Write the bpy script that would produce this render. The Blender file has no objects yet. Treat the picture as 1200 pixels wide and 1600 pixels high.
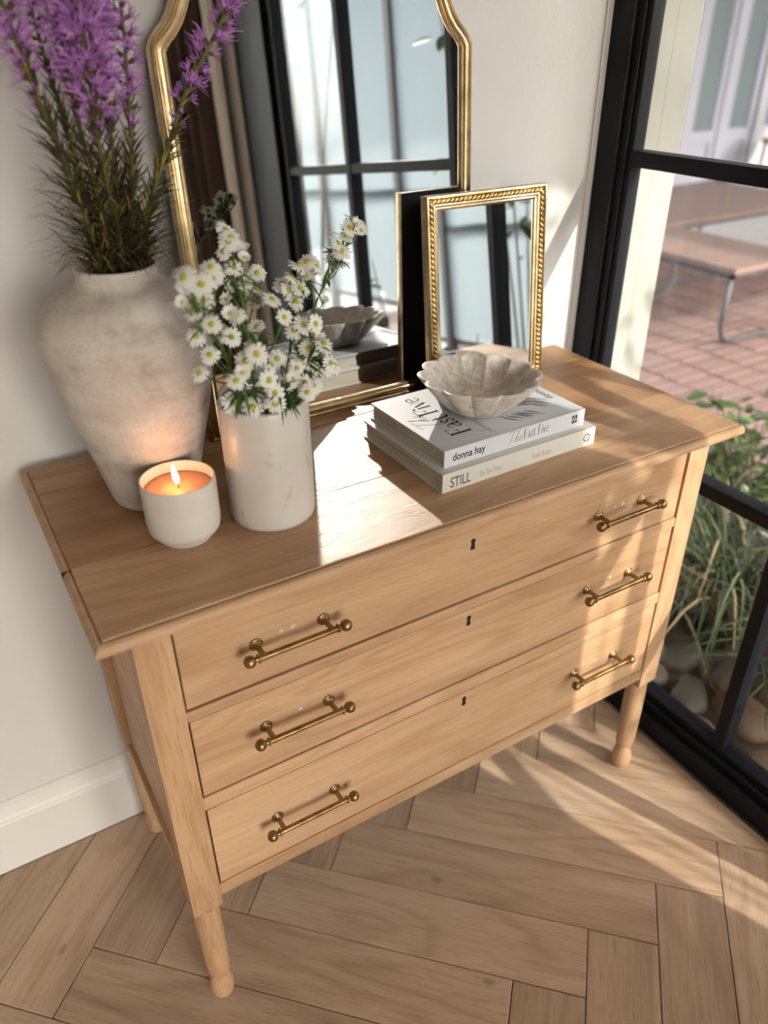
import bpy, math, random
from mathutils import Vector, Matrix, Quaternion
random.seed(11)
SC = bpy.context.scene
COL = SC.collection

# ------------------------------------------------------------------ camera
H = 0.7924            # height of the chest's top
YW = 0.44             # face of the back wall
def make_camera():
    cd = bpy.data.cameras.new('camera')
    cam = bpy.data.objects.new('camera', cd)
    COL.objects.link(cam)
    fw = Vector((0.43420, 0.73330, -0.52327)); rt = Vector((0.85790, -0.51372, -0.00810))
    up = rt.cross(fw).normalized(); rt = fw.cross(up).normalized(); fw.normalize()
    m = Matrix((rt, up, -fw)).transposed().to_4x4()
    m.translation = Vector((-0.0919, -0.6973, 1.3207))
    cam.matrix_world = m
    cd.sensor_fit = 'HORIZONTAL'; cd.sensor_width = 24.0
    cd.lens = 24.0 * 1218.3 / 1200.0
    cd.clip_start = 0.05; cd.clip_end = 100
    cd.dof.use_dof = True
    cd.dof.focus_distance = 1.10
    cd.dof.aperture_fstop = 2.4
    SC.camera = cam
make_camera()

# ------------------------------------------------------------------ sky, sun, exposure
W = bpy.data.worlds.new('sky'); SC.world = W; W.use_nodes = True
wn = W.node_tree; wn.nodes.clear()
sky = wn.nodes.new('ShaderNodeTexSky'); sky.sky_type = 'NISHITA'; sky.sun_disc = False
sky.sun_elevation = math.radians(32); sky.sun_rotation = math.radians(158)
sky.air_density = 1.0; sky.dust_density = 3.0; sky.ozone_density = 1.0
hsv = wn.nodes.new('ShaderNodeHueSaturation'); hsv.inputs['Saturation'].default_value = 0.35
tint = wn.nodes.new('ShaderNodeMix'); tint.data_type = 'RGBA'; tint.blend_type = 'MULTIPLY'
tint.inputs[0].default_value = 1.0; tint.inputs[7].default_value = (1.0, 0.965, 0.93, 1)
bg = wn.nodes.new('ShaderNodeBackground'); bg.inputs['Strength'].default_value = 0.62
wo = wn.nodes.new('ShaderNodeOutputWorld')
wn.links.new(sky.outputs[0], hsv.inputs['Color']); wn.links.new(hsv.outputs[0], tint.inputs[6])
wn.links.new(tint.outputs[2], bg.inputs['Color']); wn.links.new(bg.outputs[0], wo.inputs[0])

SUN = Vector((-0.37, 0.93, -0.625)).normalized()      # the way the sunlight travels
def aim(o, d):
    o.rotation_mode = 'QUATERNION'
    o.rotation_quaternion = d.to_track_quat('-Z', 'Y')
sl = bpy.data.lights.new('sun', 'SUN'); sl.energy = 3.1; sl.angle = math.radians(0.7); sl.color = (1.0, 0.92, 0.81)
so = bpy.data.objects.new('sun', sl); COL.objects.link(so); aim(so, SUN); so.location = (3, -6, 6)

# added area lamp in place of sunlight the big mirror throws on the chest
MD = Vector((-0.380, -0.826, -0.416)).normalized()
def added_beam(cx, cy, cz, w, h, power):
    l = bpy.data.lights.new('added_sun_beam_lamp', 'AREA'); l.shape = 'RECTANGLE'; l.size = w; l.size_y = h
    l.spread = math.radians(1.6); l.energy = power; l.color = (1.0, 0.93, 0.82)
    o = bpy.data.objects.new('added_sun_beam_lamp', l); COL.objects.link(o); o.location = (cx, cy, cz)
    aim(o, MD)
added_beam(0.4755, 0.2975, 0.913, 0.190, 0.27, 0.078)

# daylight openings, so that the sky is sampled where it comes in
def portal(loc, w, h, d):
    l = bpy.data.lights.new('daylight_portal', 'AREA'); l.shape = 'RECTANGLE'; l.size = w; l.size_y = h
    l.cycles.is_portal = True
    o = bpy.data.objects.new('daylight_portal', l); COL.objects.link(o); o.location = loc; aim(o, Vector(d))
portal((1.16, -0.33, 1.24), 1.46, 2.3, (-1, 0, 0))
portal((.10, -3.6, 1.2), 1.6, 2.4, (0, 1, 0))

vs = SC.view_settings
vs.view_transform = 'Standard'; vs.look = 'None'; vs.gamma = 1.0; vs.use_curve_mapping = False
vs.exposure = 1.22
cy = SC.cycles
cy.use_denoising = True
cy.use_adaptive_sampling = True; cy.adaptive_threshold = 0.03; cy.adaptive_min_samples = 16
cy.max_bounces = 8; cy.diffuse_bounces = 4; cy.glossy_bounces = 5; cy.transparent_max_bounces = 16
cy.sample_clamp_indirect = 6.0; cy.caustics_reflective = False; cy.caustics_refractive = False

# ------------------------------------------------------------------ mesh helpers
class MB:
    def __init__(s): s.v = []; s.f = []; s.m = []
    def add(s, vs, fs, mi=0):
        b = len(s.v); s.v += [tuple(v) for v in vs]
        for f in fs: s.f.append(tuple(b + i for i in f)); s.m.append(mi)
    def box(s, x0, x1, y0, y1, z0, z1, mi=0):
        s.add([(x0,y0,z0),(x1,y0,z0),(x1,y1,z0),(x0,y1,z0),(x0,y0,z1),(x1,y0,z1),(x1,y1,z1),(x0,y1,z1)],
              [(0,3,2,1),(4,5,6,7),(0,1,5,4),(1,2,6,5),(2,3,7,6),(3,0,4,7)], mi)
    def prism(s, poly, z0, z1, mi=0):
        n = len(poly)
        s.add([(x,y,z0) for x,y in poly] + [(x,y,z1) for x,y in poly],
              [tuple(range(n))[::-1], tuple(range(n, 2*n))] + [(i, (i+1)%n, n+(i+1)%n, n+i) for i in range(n)], mi)
    def lathe(s, prof, c=(0,0,0), seg=48, mi=0, M=None):
        vs = []; n = len(prof)
        for r, z in prof:
            for k in range(seg):
                a = 2*math.pi*k/seg; p = Vector((r*math.cos(a), r*math.sin(a), z))
                if M: p = M @ p
                vs.append((p.x+c[0], p.y+c[1], p.z+c[2]))
        fs = [(i*seg+k, i*seg+(k+1)%seg, (i+1)*seg+(k+1)%seg, (i+1)*seg+k) for i in range(n-1) for k in range(seg)]
        if prof[0][0] > 1e-6: fs.append(tuple(range(seg))[::-1])
        if prof[-1][0] > 1e-6: fs.append(tuple(range((n-1)*seg, n*seg)))
        s.add(vs, fs, mi)
    def tube(s, pts, rad, seg=6, mi=0, cap=True):
        pts = [Vector(p) for p in pts]; n = len(pts)
        if not hasattr(rad, '__len__'): rad = [rad]*n
        t0 = (pts[1]-pts[0]).normalized()
        u = t0.orthogonal().normalized(); vs = []
        for i, p in enumerate(pts):
            t = (pts[min(i+1,n-1)] - pts[max(i-1,0)]).normalized()
            u = (u - t*u.dot(t)).normalized(); w = t.cross(u)
            for k in range(seg):
                a = 2*math.pi*k/seg; q = p + (u*math.cos(a) + w*math.sin(a))*rad[i]; vs.append(tuple(q))
        fs = [(i*seg+k, i*seg+(k+1)%seg, (i+1)*seg+(k+1)%seg, (i+1)*seg+k) for i in range(n-1) for k in range(seg)]
        if cap: fs += [tuple(range(seg))[::-1], tuple(range((n-1)*seg, n*seg))]
        s.add(vs, fs, mi)
    def ribbon(s, pts, wid, side, mi=0):
        vs = []; n = len(pts)
        for i, p in enumerate(pts):
            w = wid[i] if hasattr(wid, '__len__') else wid
            sd = side if isinstance(side, Vector) else side[i]
            vs += [tuple(Vector(p) - sd*w/2), tuple(Vector(p) + sd*w/2)]
        s.add(vs, [(2*i, 2*i+1, 2*i+3, 2*i+2) for i in range(n-1)], mi)
    def sphere(s, c, r, seg=16, ring=8, mi=0, sz=1.0):
        s.lathe([(max(1e-7, r*math.sin(math.pi*i/ring)), -r*sz*math.cos(math.pi*i/ring)) for i in range(ring+1)], c, seg, mi)
    def mesh(s, name, smooth=False, ang=None):
        me = bpy.data.meshes.new(name); me.from_pydata(s.v, [], s.f); me.update()
        if any(s.m): me.polygons.foreach_set('material_index', s.m)
        if smooth:
            me.polygons.foreach_set('use_smooth', [True]*len(me.polygons))
            if ang is not None:
                try: me.set_sharp_from_angle(angle=math.radians(ang))
                except Exception: pass
        return me

def link(name, me, mats, parent=None, smooth=None):
    o = bpy.data.objects.new(name, me); COL.objects.link(o)
    if mats is not None and len(me.materials) == 0:
        for m in (mats if isinstance(mats, (list, tuple)) else [mats]): me.materials.append(m)
    if parent is not None:
        o.parent = parent
        o.matrix_parent_inverse = base_matrix(parent).inverted()
    return o
def base_matrix(p):
    m = p.matrix_basis.copy()
    if p.parent: m = base_matrix(p.parent) @ p.matrix_parent_inverse @ m
    return m
def build(name, mb, mats, parent=None, smooth=False, ang=None, bevel=0, bseg=2):
    o = link(name, mb.mesh(name, smooth, ang), mats, parent)
    if bevel:
        b = o.modifiers.new('bevel', 'BEVEL'); b.width = bevel; b.segments = bseg; b.limit_method = 'ANGLE'; b.angle_limit = math.radians(40)
        b.harden_normals = False
    return o
def tag(o, label=None, cat=None, group=None, kind=None):
    if label: o['label'] = label
    if cat: o['category'] = cat
    if group: o['group'] = group
    if kind: o['kind'] = kind
    return o
def thing(name, loc, label, cat, group=None):
    o = bpy.data.objects.new(name, None); COL.objects.link(o); o.location = loc; o.empty_display_size = 0.05
    return tag(o, label, cat, group)
def struct(o): o['kind'] = 'structure'; return o
def smoothpath(ctrl, n):
    """Catmull-Rom through the control points"""
    P = [Vector(p) for p in ctrl]; P = [2*P[0]-P[1]] + P + [2*P[-1]-P[-2]]; out = []
    segs = len(P)-3
    for i in range(n):
        t = i/(n-1)*segs; k = min(int(t), segs-1); t -= k
        a, b, c, d = P[k:k+4]
        out.append(0.5*((2*b) + (c-a)*t + (2*a-5*b+4*c-d)*t*t + (3*b-a-3*c+d)*t*t*t))
    return out

# ------------------------------------------------------------------ material helpers
def mat(name, col=(.8,.8,.8), rough=.5, metal=0.0, spec=.5, emit=None, estr=0):
    m = bpy.data.materials.new(name); m.use_nodes = True
    b = m.node_tree.nodes['Principled BSDF']
    b.inputs['Base Color'].default_value = (*col, 1); b.inputs['Roughness'].default_value = rough
    b.inputs['Metallic'].default_value = metal; b.inputs['Specular IOR Level'].default_value = spec
    if emit: b.inputs['Emission Color'].default_value = (*emit, 1); b.inputs['Emission Strength'].default_value = estr
    return m
class NT:
    def __init__(s, m): s.m = m; s.t = m.node_tree; s.b = s.t.nodes['Principled BSDF']
    def n(s, ty, **kw):
        x = s.t.nodes.new(ty)
        for k, v in kw.items():
            if k.startswith('i_'): x.inputs[k[2:].replace('_', ' ')].default_value = v
            else: setattr(x, k, v)
        return x
    def l(s, a, b): s.t.links.new(a, b)
    def ramp(s, fac, stops):
        r = s.n('ShaderNodeValToRGB'); e = r.color_ramp.elements
        while len(e) < len(stops): e.new(0.5)
        for i, (p, c) in enumerate(stops): e[i].position = p; e[i].color = (*c, 1) if len(c) == 3 else c
        s.l(fac, r.inputs[0]); return r.outputs[0]
    def mix(s, a, b, f=0.5, mode='MIX'):
        x = s.n('ShaderNodeMix', data_type='RGBA', blend_type=mode)
        for sock, val in ((x.inputs[0], f), (x.inputs[6], a), (x.inputs[7], b)):
            if isinstance(val, bpy.types.NodeSocket): s.l(val, sock)
            elif isinstance(val, (int, float)): sock.default_value = val
            else: sock.default_value = (*val, 1)
        return x.outputs[2]
    def math(s, op, a, b=None):
        x = s.n('ShaderNodeMath', operation=op)
        for sock, val in ((x.inputs[0], a), (x.inputs[1], b)):
            if val is None: continue
            if isinstance(val, bpy.types.NodeSocket): s.l(val, sock)
            else: sock.default_value = val
        return x.outputs[0]
    def coords(s, scale=(1,1,1), rand=0.0, rot=(0,0,0)):
        tc = s.n('ShaderNodeTexCoord'); src = tc.outputs['Object']
        if rand:
            oi = s.n('ShaderNodeObjectInfo'); mu = s.n('ShaderNodeVectorMath', operation='SCALE'); cx = s.n('ShaderNodeCombineXYZ')
            for k in range(3): s.l(oi.outputs['Random'], cx.inputs[k])
            s.l(cx.outputs[0], mu.inputs[0]); mu.inputs['Scale'].default_value = rand
            ad = s.n('ShaderNodeVectorMath', operation='ADD'); s.l(src, ad.inputs[0]); s.l(mu.outputs[0], ad.inputs[1]); src = ad.outputs[0]
        mp = s.n('ShaderNodeMapping'); mp.inputs['Scale'].default_value = scale; mp.inputs['Rotation'].default_value = rot
        s.l(src, mp.inputs[0]); return mp.outputs[0]
    def noise(s, vec, scale, detail=4, rough=.55, dist=0):
        x = s.n('ShaderNodeTexNoise'); x.inputs['Scale'].default_value = scale; x.inputs['Detail'].default_value = detail
        x.inputs['Roughness'].default_value = rough; x.inputs['Distortion'].default_value = dist
        s.l(vec, x.inputs['Vector']); return x.outputs['Fac']
    def bump(s, h, dist=.001, strength=.5):
        x = s.n('ShaderNodeBump'); x.inputs['Distance'].default_value = dist; x.inputs['Strength'].default_value = strength
        s.l(h, x.inputs['Height']); s.l(x.outputs[0], s.b.inputs['Normal'])

def wood(name, axis, light, mid, dark, rough=.5, pores=.45, vary=.12, knots=0.0, ring=9.0):
    """oak: broad tone bands, wavy growth lines and short dark pores along one axis"""
    m = mat(name, mid, rough, spec=.35); g = NT(m)
    def sc(along, across): return tuple(along if k == axis else across for k in range(3))
    v = g.coords((1,1,1), 37.0)
    def mp(scale):
        x = g.n('ShaderNodeMapping'); x.inputs['Scale'].default_value = scale; g.l(v, x.inputs[0]); return x.outputs[0]
    n1 = g.noise(mp(sc(1.2, 7)), 1.0, 3, .5, .8)
    rings = g.math('SINE', g.math('MULTIPLY', g.noise(mp(sc(1.0, 4.5)), 1.6, 2, .4, .5), ring*6.28))
    rings = g.math('ADD', g.math('MULTIPLY', rings, .5), .5)
    pore = g.noise(mp(sc(22, 420)), 1.0, 2, .6)
    fine = g.noise(mp(sc(6, 160)), 1.0, 3, .6)
    c = g.ramp(n1, [(.25, dark), (.5, mid), (.75, light)])
    c = g.mix(c, g.mix(c, (.62,.52,.44), .9, 'MULTIPLY'), g.math('MULTIPLY', g.math('POWER', rings, 3.0), .34))
    pm = g.ramp(pore, [(.54, (0,0,0)), (.66, (1,1,1))])
    c = g.mix(c, g.mix(c, (.50,.40,.32), 1.0, 'MULTIPLY'), g.math('MULTIPLY', pm, pores))
    c = g.mix(c, g.mix(c, (.86,.83,.80), 1.0, 'MULTIPLY'), g.ramp(fine, [(.42,(0,0,0)),(.75,(1,1,1))]))
    if knots:
        vo = g.n('ShaderNodeTexVoronoi'); vo.inputs['Scale'].default_value = knots; g.l(mp(sc(1.0, 1.7)), vo.inputs['Vector'])
        c = g.mix(c, (.16,.13,.11), g.ramp(vo.outputs['Distance'], [(.0,(.75,.75,.75)),(.035,(.5,.5,.5)),(.07,(0,0,0))]))
    oi = g.n('ShaderNodeObjectInfo')
    hs = g.n('ShaderNodeHueSaturation'); g.l(c, hs.inputs['Color'])
    g.l(g.math('ADD', g.math('MULTIPLY', oi.outputs['Random'], vary*2), 1-vary), hs.inputs['Value'])
    g.l(hs.outputs[0], g.b.inputs['Base Color'])
    g.bump(g.math('ADD', g.math('MULTIPLY', pm, -1.0), g.math('MULTIPLY', fine, .5)), .0006, .35)
    return m
def speckled(name, c1, c2, scale, rough=.6, bumpd=0, detail=6, spots=None, spec=.5, stretch=(1,1,1)):
    m = mat(name, c1, rough, spec=spec); g = NT(m); v = g.coords(stretch)
    f = g.noise(v, scale, detail, .62, .4)
    c = g.ramp(f, [(.35, c2), (.62, c1)])
    if spots:
        f2 = g.noise(v, spots[0], 3, .5, 1.2)
        c = g.mix(c, spots[2], g.ramp(f2, [(spots[1], (0,0,0)), (spots[1]+.09, (1,1,1))]))
    g.l(c, g.b.inputs['Base Color'])
    if bumpd: g.bump(g.noise(v, scale*6, 4), bumpd, .6)
    return m
def thin_glass(name, tint=(.97,.985,.98), refl=.06):
    m = bpy.data.materials.new(name); m.use_nodes = True; t = m.node_tree; t.nodes.clear()
    o = t.nodes.new('ShaderNodeOutputMaterial'); mx = t.nodes.new('ShaderNodeMixShader')
    tr = t.nodes.new('ShaderNodeBsdfTransparent'); tr.inputs[0].default_value = (*tint, 1)
    gl = t.nodes.new('ShaderNodeBsdfGlossy'); gl.inputs['Roughness'].default_value = 0.0
    lw = t.nodes.new('ShaderNodeLayerWeight'); lw.inputs['Blend'].default_value = 0.5
    pw = t.nodes.new('ShaderNodeMath'); pw.operation = 'POWER'; pw.inputs[1].default_value = 5.0
    sc = t.nodes.new('ShaderNodeMath'); sc.operation = 'MULTIPLY_ADD'; sc.inputs[1].default_value = .96; sc.inputs[2].default_value = .03
    t.links.new(lw.outputs['Facing'], pw.inputs[0]); t.links.new(pw.outputs[0], sc.inputs[0])
    t.links.new(sc.outputs[0], mx.inputs[0]); t.links.new(tr.outputs[0], mx.inputs[1]); t.links.new(gl.outputs[0], mx.inputs[2])
    t.links.new(mx.outputs[0], o.inputs[0]); return m

OAK = ((.62,.41,.245), (.53,.335,.19), (.42,.25,.135))
M_oak_x = wood('oak_grain_x', 0, *OAK, pores=.22)
M_oak_z = wood('oak_grain_z', 2, *OAK, pores=.34)
M_oak_y = wood('oak_grain_y', 1, *OAK)
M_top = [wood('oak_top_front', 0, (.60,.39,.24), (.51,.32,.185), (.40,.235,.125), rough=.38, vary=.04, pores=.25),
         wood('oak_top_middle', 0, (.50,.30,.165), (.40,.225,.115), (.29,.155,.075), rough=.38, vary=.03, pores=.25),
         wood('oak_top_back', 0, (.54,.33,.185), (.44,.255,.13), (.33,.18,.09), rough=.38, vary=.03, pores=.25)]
M_floor = wood('oak_floor', 0, (.61,.45,.325), (.525,.375,.26), (.42,.29,.195), rough=.42, pores=.3, vary=.11, knots=4.5, ring=7)
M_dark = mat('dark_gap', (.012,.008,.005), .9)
def plaster():
    m = mat('wall_plaster', (.58,.57,.555), .85, spec=.2); g = NT(m); v = g.coords()
    f = g.noise(v, 3.0, 3); c = g.ramp(f, [(.3, (.565,.555,.54)), (.7, (.60,.59,.575))]); g.l(c, g.b.inputs['Base Color'])
    g.bump(g.noise(v, 160, 3), .0012, .35); return m
M_wall = plaster()
M_white = mat('white_paint', (.66,.645,.62), .45, spec=.4)
M_ceiling = mat('ceiling_paint', (.86,.85,.82), .9, spec=.2)
M_black = mat('black_steel', (.006,.007,.010), .5, spec=.2)
M_glass = thin_glass('window_glass')
M_cream = speckled('cream_render', (.31,.305,.268), (.275,.27,.238), 9, .8, .0008)
M_brass = None
def brass():
    m = mat('aged_brass', (.46,.30,.12), .33, 1.0); g = NT(m); v = g.coords((1,1,1), 9)
    c = g.ramp(g.noise(v, 55, 4), [(.28, (.17,.105,.045)), (.6, (.34,.22,.098))]); g.l(c, g.b.inputs['Base Color'])
    g.l(g.ramp(g.noise(v, 90, 3), [(.3,(.5,.5,.5)),(.7,(.27,.27,.27))]), g.b.inputs['Roughness']); return m
M_brass = brass()
M_gold = speckled('gold_leaf_frame', (.66,.53,.34), (.46,.35,.20), 30, .25); M_gold.node_tree.nodes['Principled BSDF'].inputs['Metallic'].default_value = 1.0
M_gold2 = speckled('rope_gold', (.74,.55,.25), (.46,.31,.12), 45, .28); M_gold2.node_tree.nodes['Principled BSDF'].inputs['Metallic'].default_value = 1.0
M_mirror = mat('mirror_silver', (.86,.90,.91), .008, 1.0)
M_blackback = mat('black_backing', (.02,.02,.022), .6)

# ================================================================== the room
X0, X1, Y0, ZC = -2.3, 1.04, -3.45, 2.7
# floor with herringbone planks
mb = MB(); mb.box(X0, 1.01, Y0, YW, -.06, -.012)
floor = struct(build('floor', mb, mat('floor_joint', (.10,.06,.035), .9)))
PW, PX = .11653, .1648
PL = 5*PW
D_A = Vector((1,-1,0)).normalized(); D_B = Vector((1,1,0)).normalized()
def clip(poly, axis, lim, keep_less):
    out = []
    for i in range(len(poly)):
        a, b = poly[i], poly[(i+1)%len(poly)]
        ia = (a[axis] <= lim) == keep_less or a[axis] == lim; ib = (b[axis] <= lim) == keep_less or b[axis] == lim
        if ia: out.append(a)
        if ia != ib:
            t = (lim-a[axis])/(b[axis]-a[axis]); out.append(a.lerp(b, t))
    return out
gap = .0008; bv = .0012
def plank_mesh(poly):
    """poly in the plank's own frame, top face slightly eased at the edges"""
    m = MB(); n = len(poly); c = sum(poly, Vector((0,0,0)))/n
    ins = [p + (c-p).normalized()*bv*1.3 for p in poly]
    m.add([(p.x,p.y,-.0115) for p in poly] + [(p.x,p.y,-.001) for p in poly] + [(p.x,p.y,0) for p in ins],
          [tuple(range(2*n,3*n))] + [(i,(i+1)%n,n+(i+1)%n,n+i) for i in range(n)] + [(n+i,n+(i+1)%n,2*n+(i+1)%n,2*n+i) for i in range(n)])
    return m.mesh('plank')
full = plank_mesh([Vector((gap,gap,0)), Vector((PL-gap,gap,0)), Vector((PL-gap,PW-gap,0)), Vector((gap,PW-gap,0))])
planks = []
for row in range(-1, 6):
    for k in range(-30, 14):
        for kind in (0, 1):
            q = Vector((.0205 + PX*k, .2005 - 5*PX*row, 0))
            if kind == 0: org, ax = q - D_B*PW, -math.pi/4          # runs away to the right
            else:         org, ax = q + D_A*PW, math.pi/4           # runs away to the left
            R = Matrix.Rotation(ax, 4, 'Z'); T = Matrix.Translation(org) @ R
            loc = [Vector((gap,gap,0)), Vector((PL-gap,gap,0)), Vector((PL-gap,PW-gap,0)), Vector((gap,PW-gap,0))]
            wp = [T @ p for p in loc]; n0 = len(wp); cl = wp
            for axis, lim, less in ((0, 1.008, True), (0, X0, False), (1, .4235, True), (1, Y0, False)):
                if cl: cl = clip(cl, axis, lim, less)
            if len(cl) < 3: continue
            area = abs(sum(cl[i].x*cl[(i+1)%len(cl)].y - cl[(i+1)%len(cl)].x*cl[i].y for i in range(len(cl))))/2
            if area < 2e-4: continue
            whole = all((a-b).length < 1e-6 for a, b in zip(cl, wp)) and len(cl) == 4
            Ti = T.inverted(); me = full if whole else plank_mesh([Ti @ p for p in cl])
            o = bpy.data.objects.new('plank', me); COL.objects.link(o); o.parent = floor; o.matrix_basis = T
            if not me.materials: me.materials.append(M_floor)

mb = MB(); mb.box(X0, X1, YW, YW+.12, 0, ZC); struct(build('wall_back', mb, M_wall))
mb = MB(); mb.box(X0-.12, X0, Y0, YW+.12, 0, ZC); struct(build('wall_left', mb, M_wall))
mb = MB(); mb.box(X0-.12, 1.2, Y0-.12, YW+.12, ZC, ZC+.1); struct(build('ceiling', mb, M_ceiling))
mb = MB(); mb.box(X0, -.7, Y0-.12, Y0, 0, ZC); mb.box(.9, 1.16, Y0-.12, Y0, 0, ZC); mb.box(-.7, .9, Y0-.12, Y0, 2.4, ZC)
struct(build('wall_front', mb, M_wall))
mb = MB(); mb.box(1.02, 1.16, Y0, -1.20, 0, ZC); mb.box(1.04, 1.16, -1.20, YW, 2.42, ZC)
struct(build('wall_right', mb, M_wall))
# baseboard along the back wall, with a small cove on top
prof = [(YW,0),(.425,0),(.425,.118),(.4265,.121),(.4265,.125),(.430,.132),(.4325,.142),(.4345,.150),(.4345,.158),(.437,.161),(YW,.162)]
mb = MB(); n = len(prof); xa, xb = X0, 1.0
mb.add([(xa,y,z) for y,z in prof] + [(xb,y,z) for y,z in prof], [(i,i+1,n+i+1,n+i) for i in range(n-1)] + [tuple(range(n)), tuple(range(n,2*n))[::-1]])
struct(build('baseboard_back', mb, M_white))
mb = MB(); mb.box(1.022, 1.0395, .4355, YW-.0002, .162, 2.42); struct(build('trim_1', mb, M_white, bevel=.002))

# steel window wall on the right
win = bpy.data.objects.new('window_1', None); COL.objects.link(win); win.location = (1.06, -.3, 0); struct(win)
WY0, WY1 = -.94, .372
mb = MB(); mb.box(1.0138, 1.105, -1.20, .424, 0, .052); mb.box(1.028, 1.09, -1.20, .424, .052, .070); mb.box(1.040, 1.075, -1.20, .424, .070, .085)
build('sill', mb, M_black, win, bevel=.002)
mb = MB(); mb.box(1.034, 1.10, WY1+.016, YW-.001, .085, 2.42); mb.box(1.042, 1.085, WY1, WY1+.016, .085, 2.42); mb.box(1.047, 1.075, WY1-.012, WY1, .085, 2.42)
build('frame_stile', mb, M_black, win, bevel=.002)
mb = MB(); mb.box(1.026, 1.105, -1.20, WY0-.04, .085, 2.42); mb.box(1.04, 1.09, WY0-.04, WY0, .085, 2.42)
build('frame_stile', mb, M_black, win, bevel=.002)
mb = MB(); mb.box(1.034, 1.10, WY0, WY1, 2.37, 2.42); build('frame_head', mb, M_black, win, bevel=.002)
VY = (-.096, -.573); HZ = (.602, 1.130, 1.66)
for y in VY:
    mb = MB(); mb.box(1.041, 1.079, y-.013, y+.013, .085, 2.37); build('mullion', mb, M_black, win, bevel=.002)
for z in HZ:
    mb = MB(); mb.box(1.043, 1.077, WY0, WY1-.012, z-.013, z+.013); build('glazing_bar', mb, M_black, win, bevel=.002)
ys = [WY0, VY[1], VY[0], WY1]; zs = [.085, *HZ, 2.37]
for a, b in zip(ys, ys[1:]):
    for c, d in zip(zs, zs[1:]):
        mb = MB(); mb.box(1.0585, 1.0615, a, b, c, d); build('pane', mb, M_glass, win)
# glazed opening behind the camera
win2 = bpy.data.objects.new('window_2', None); COL.objects.link(win2); win2.location = (-.6, Y0-.06, 0); struct(win2)
mb = MB(); mb.box(-.7, .9, Y0-.09, Y0-.03, 0, .07); mb.box(-.7, .9, Y0-.09, Y0-.03, 2.34, 2.4)
build('frame', mb, M_black, win2)
for x in (-.67, .10, .87):
    mb = MB(); mb.box(x-.03, x+.03, Y0-.09, Y0-.03, .07, 2.34); build('mullion', mb, M_black, win2)
for a, b in ((-.64, .07), (.13, .84)):
    mb = MB(); mb.box(a, b, Y0-.062, Y0-.058, .07, 2.34); build('pane', mb, M_glass, win2)

# curtain beyond the window, seen in the mirror
def curtain(name, y0, y1, x, amp, n, m, label):
    mb = MB(); N = n*10
    vs = []
    for i in range(N+1):
        y = y0 + (y1-y0)*i/N; dx = amp*math.cos(2*math.pi*n*i/N) + amp*.3*math.sin(1.7*n*i/N)
        for z in (.02, .9, 1.7, 2.52): vs.append((x+dx, y+.006*math.sin(3*z+i), z))
    fs = [(4*i+k, 4*i+4+k, 4*i+5+k, 4*i+1+k) for i in range(N) for k in range(3)]
    mb.add(vs, fs); o = build(name, mb, m, None, True)
    s = o.modifiers.new('thick', 'SOLIDIFY'); s.thickness = .003
    tag(o, label, 'curtain'); return o
curtain('curtain', -2.60, -1.35, .965, .022, 13, mat('brown_linen', (.075,.052,.045), .9, spec=.1), 'dark brown pleated curtain reflected in the tall arched mirror')
curtain('sheer_curtain', -1.325, -1.245, .985, .008, 2, mat('white_linen', (.80,.77,.73), .9, spec=.1), 'narrow white curtain edge reflected beside the brown curtain')

# ================================================================== chest of drawers
chest = thing('chest_of_drawers', (.465, .19, 0), 'three-drawer oak chest on turned legs with brass bar handles', 'dresser')
B, LW, ZT, ZS = .93, .0434, .7773, .2466
YB = .398
def leg(x0, y0):
    cx, cyy = x0+LW/2, y0+LW/2
    mb = MB(); c = .004
    q = [(x0,y0),(x0+LW,y0),(x0+LW,y0+LW),(x0,y0+LW)]
    qi = [(x0+.005,y0+.005),(x0+LW-.005,y0+.005),(x0+LW-.005,y0+LW-.005),(x0+.005,y0+LW-.005)]
    mb.add([(x,y,ZS-.010) for x,y in qi] + [(x,y,ZS) for x,y in q] + [(x,y,ZT) for x,y in q],
           [(3,2,1,0),(8,9,10,11)] + [(i,(i+1)%4,4+(i+1)%4,4+i) for i in range(4)] + [(4+i,4+(i+1)%4,8+(i+1)%4,8+i) for i in range(4)])
    mb.lathe([(.0135,0),(.0168,.003),(.0190,.012),(.0198,.022),(.0190,.033),(.0165,.044),(.0150,.050),(.0148,.054),(.0128,.0555),(.0128,.0575),(.0162,.0595),(.0178,.066),(.0188,.090),(.0194,.150),(.0197,.200),(.0185,ZS-.009)], (cx,cyy,0), 32)
    o = build('leg', mb, M_oak_z, chest, True, 35)
    return o
for x in (0, B-LW):
    for y in (0, YB-LW): leg(x, y)
# boards of the top, each a plank with a hairline joint
TX0, TX1, TY0, TY1 = -.0403, B+.0403, -.0328, .4104
ins = .011
joints = [TY0+ins, .1262, .3250, TY1]
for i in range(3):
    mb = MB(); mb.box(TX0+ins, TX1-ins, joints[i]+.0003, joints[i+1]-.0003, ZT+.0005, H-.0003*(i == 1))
    build('top_board', mb, M_top[i], chest, bevel=.0006, bseg=1)
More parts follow.
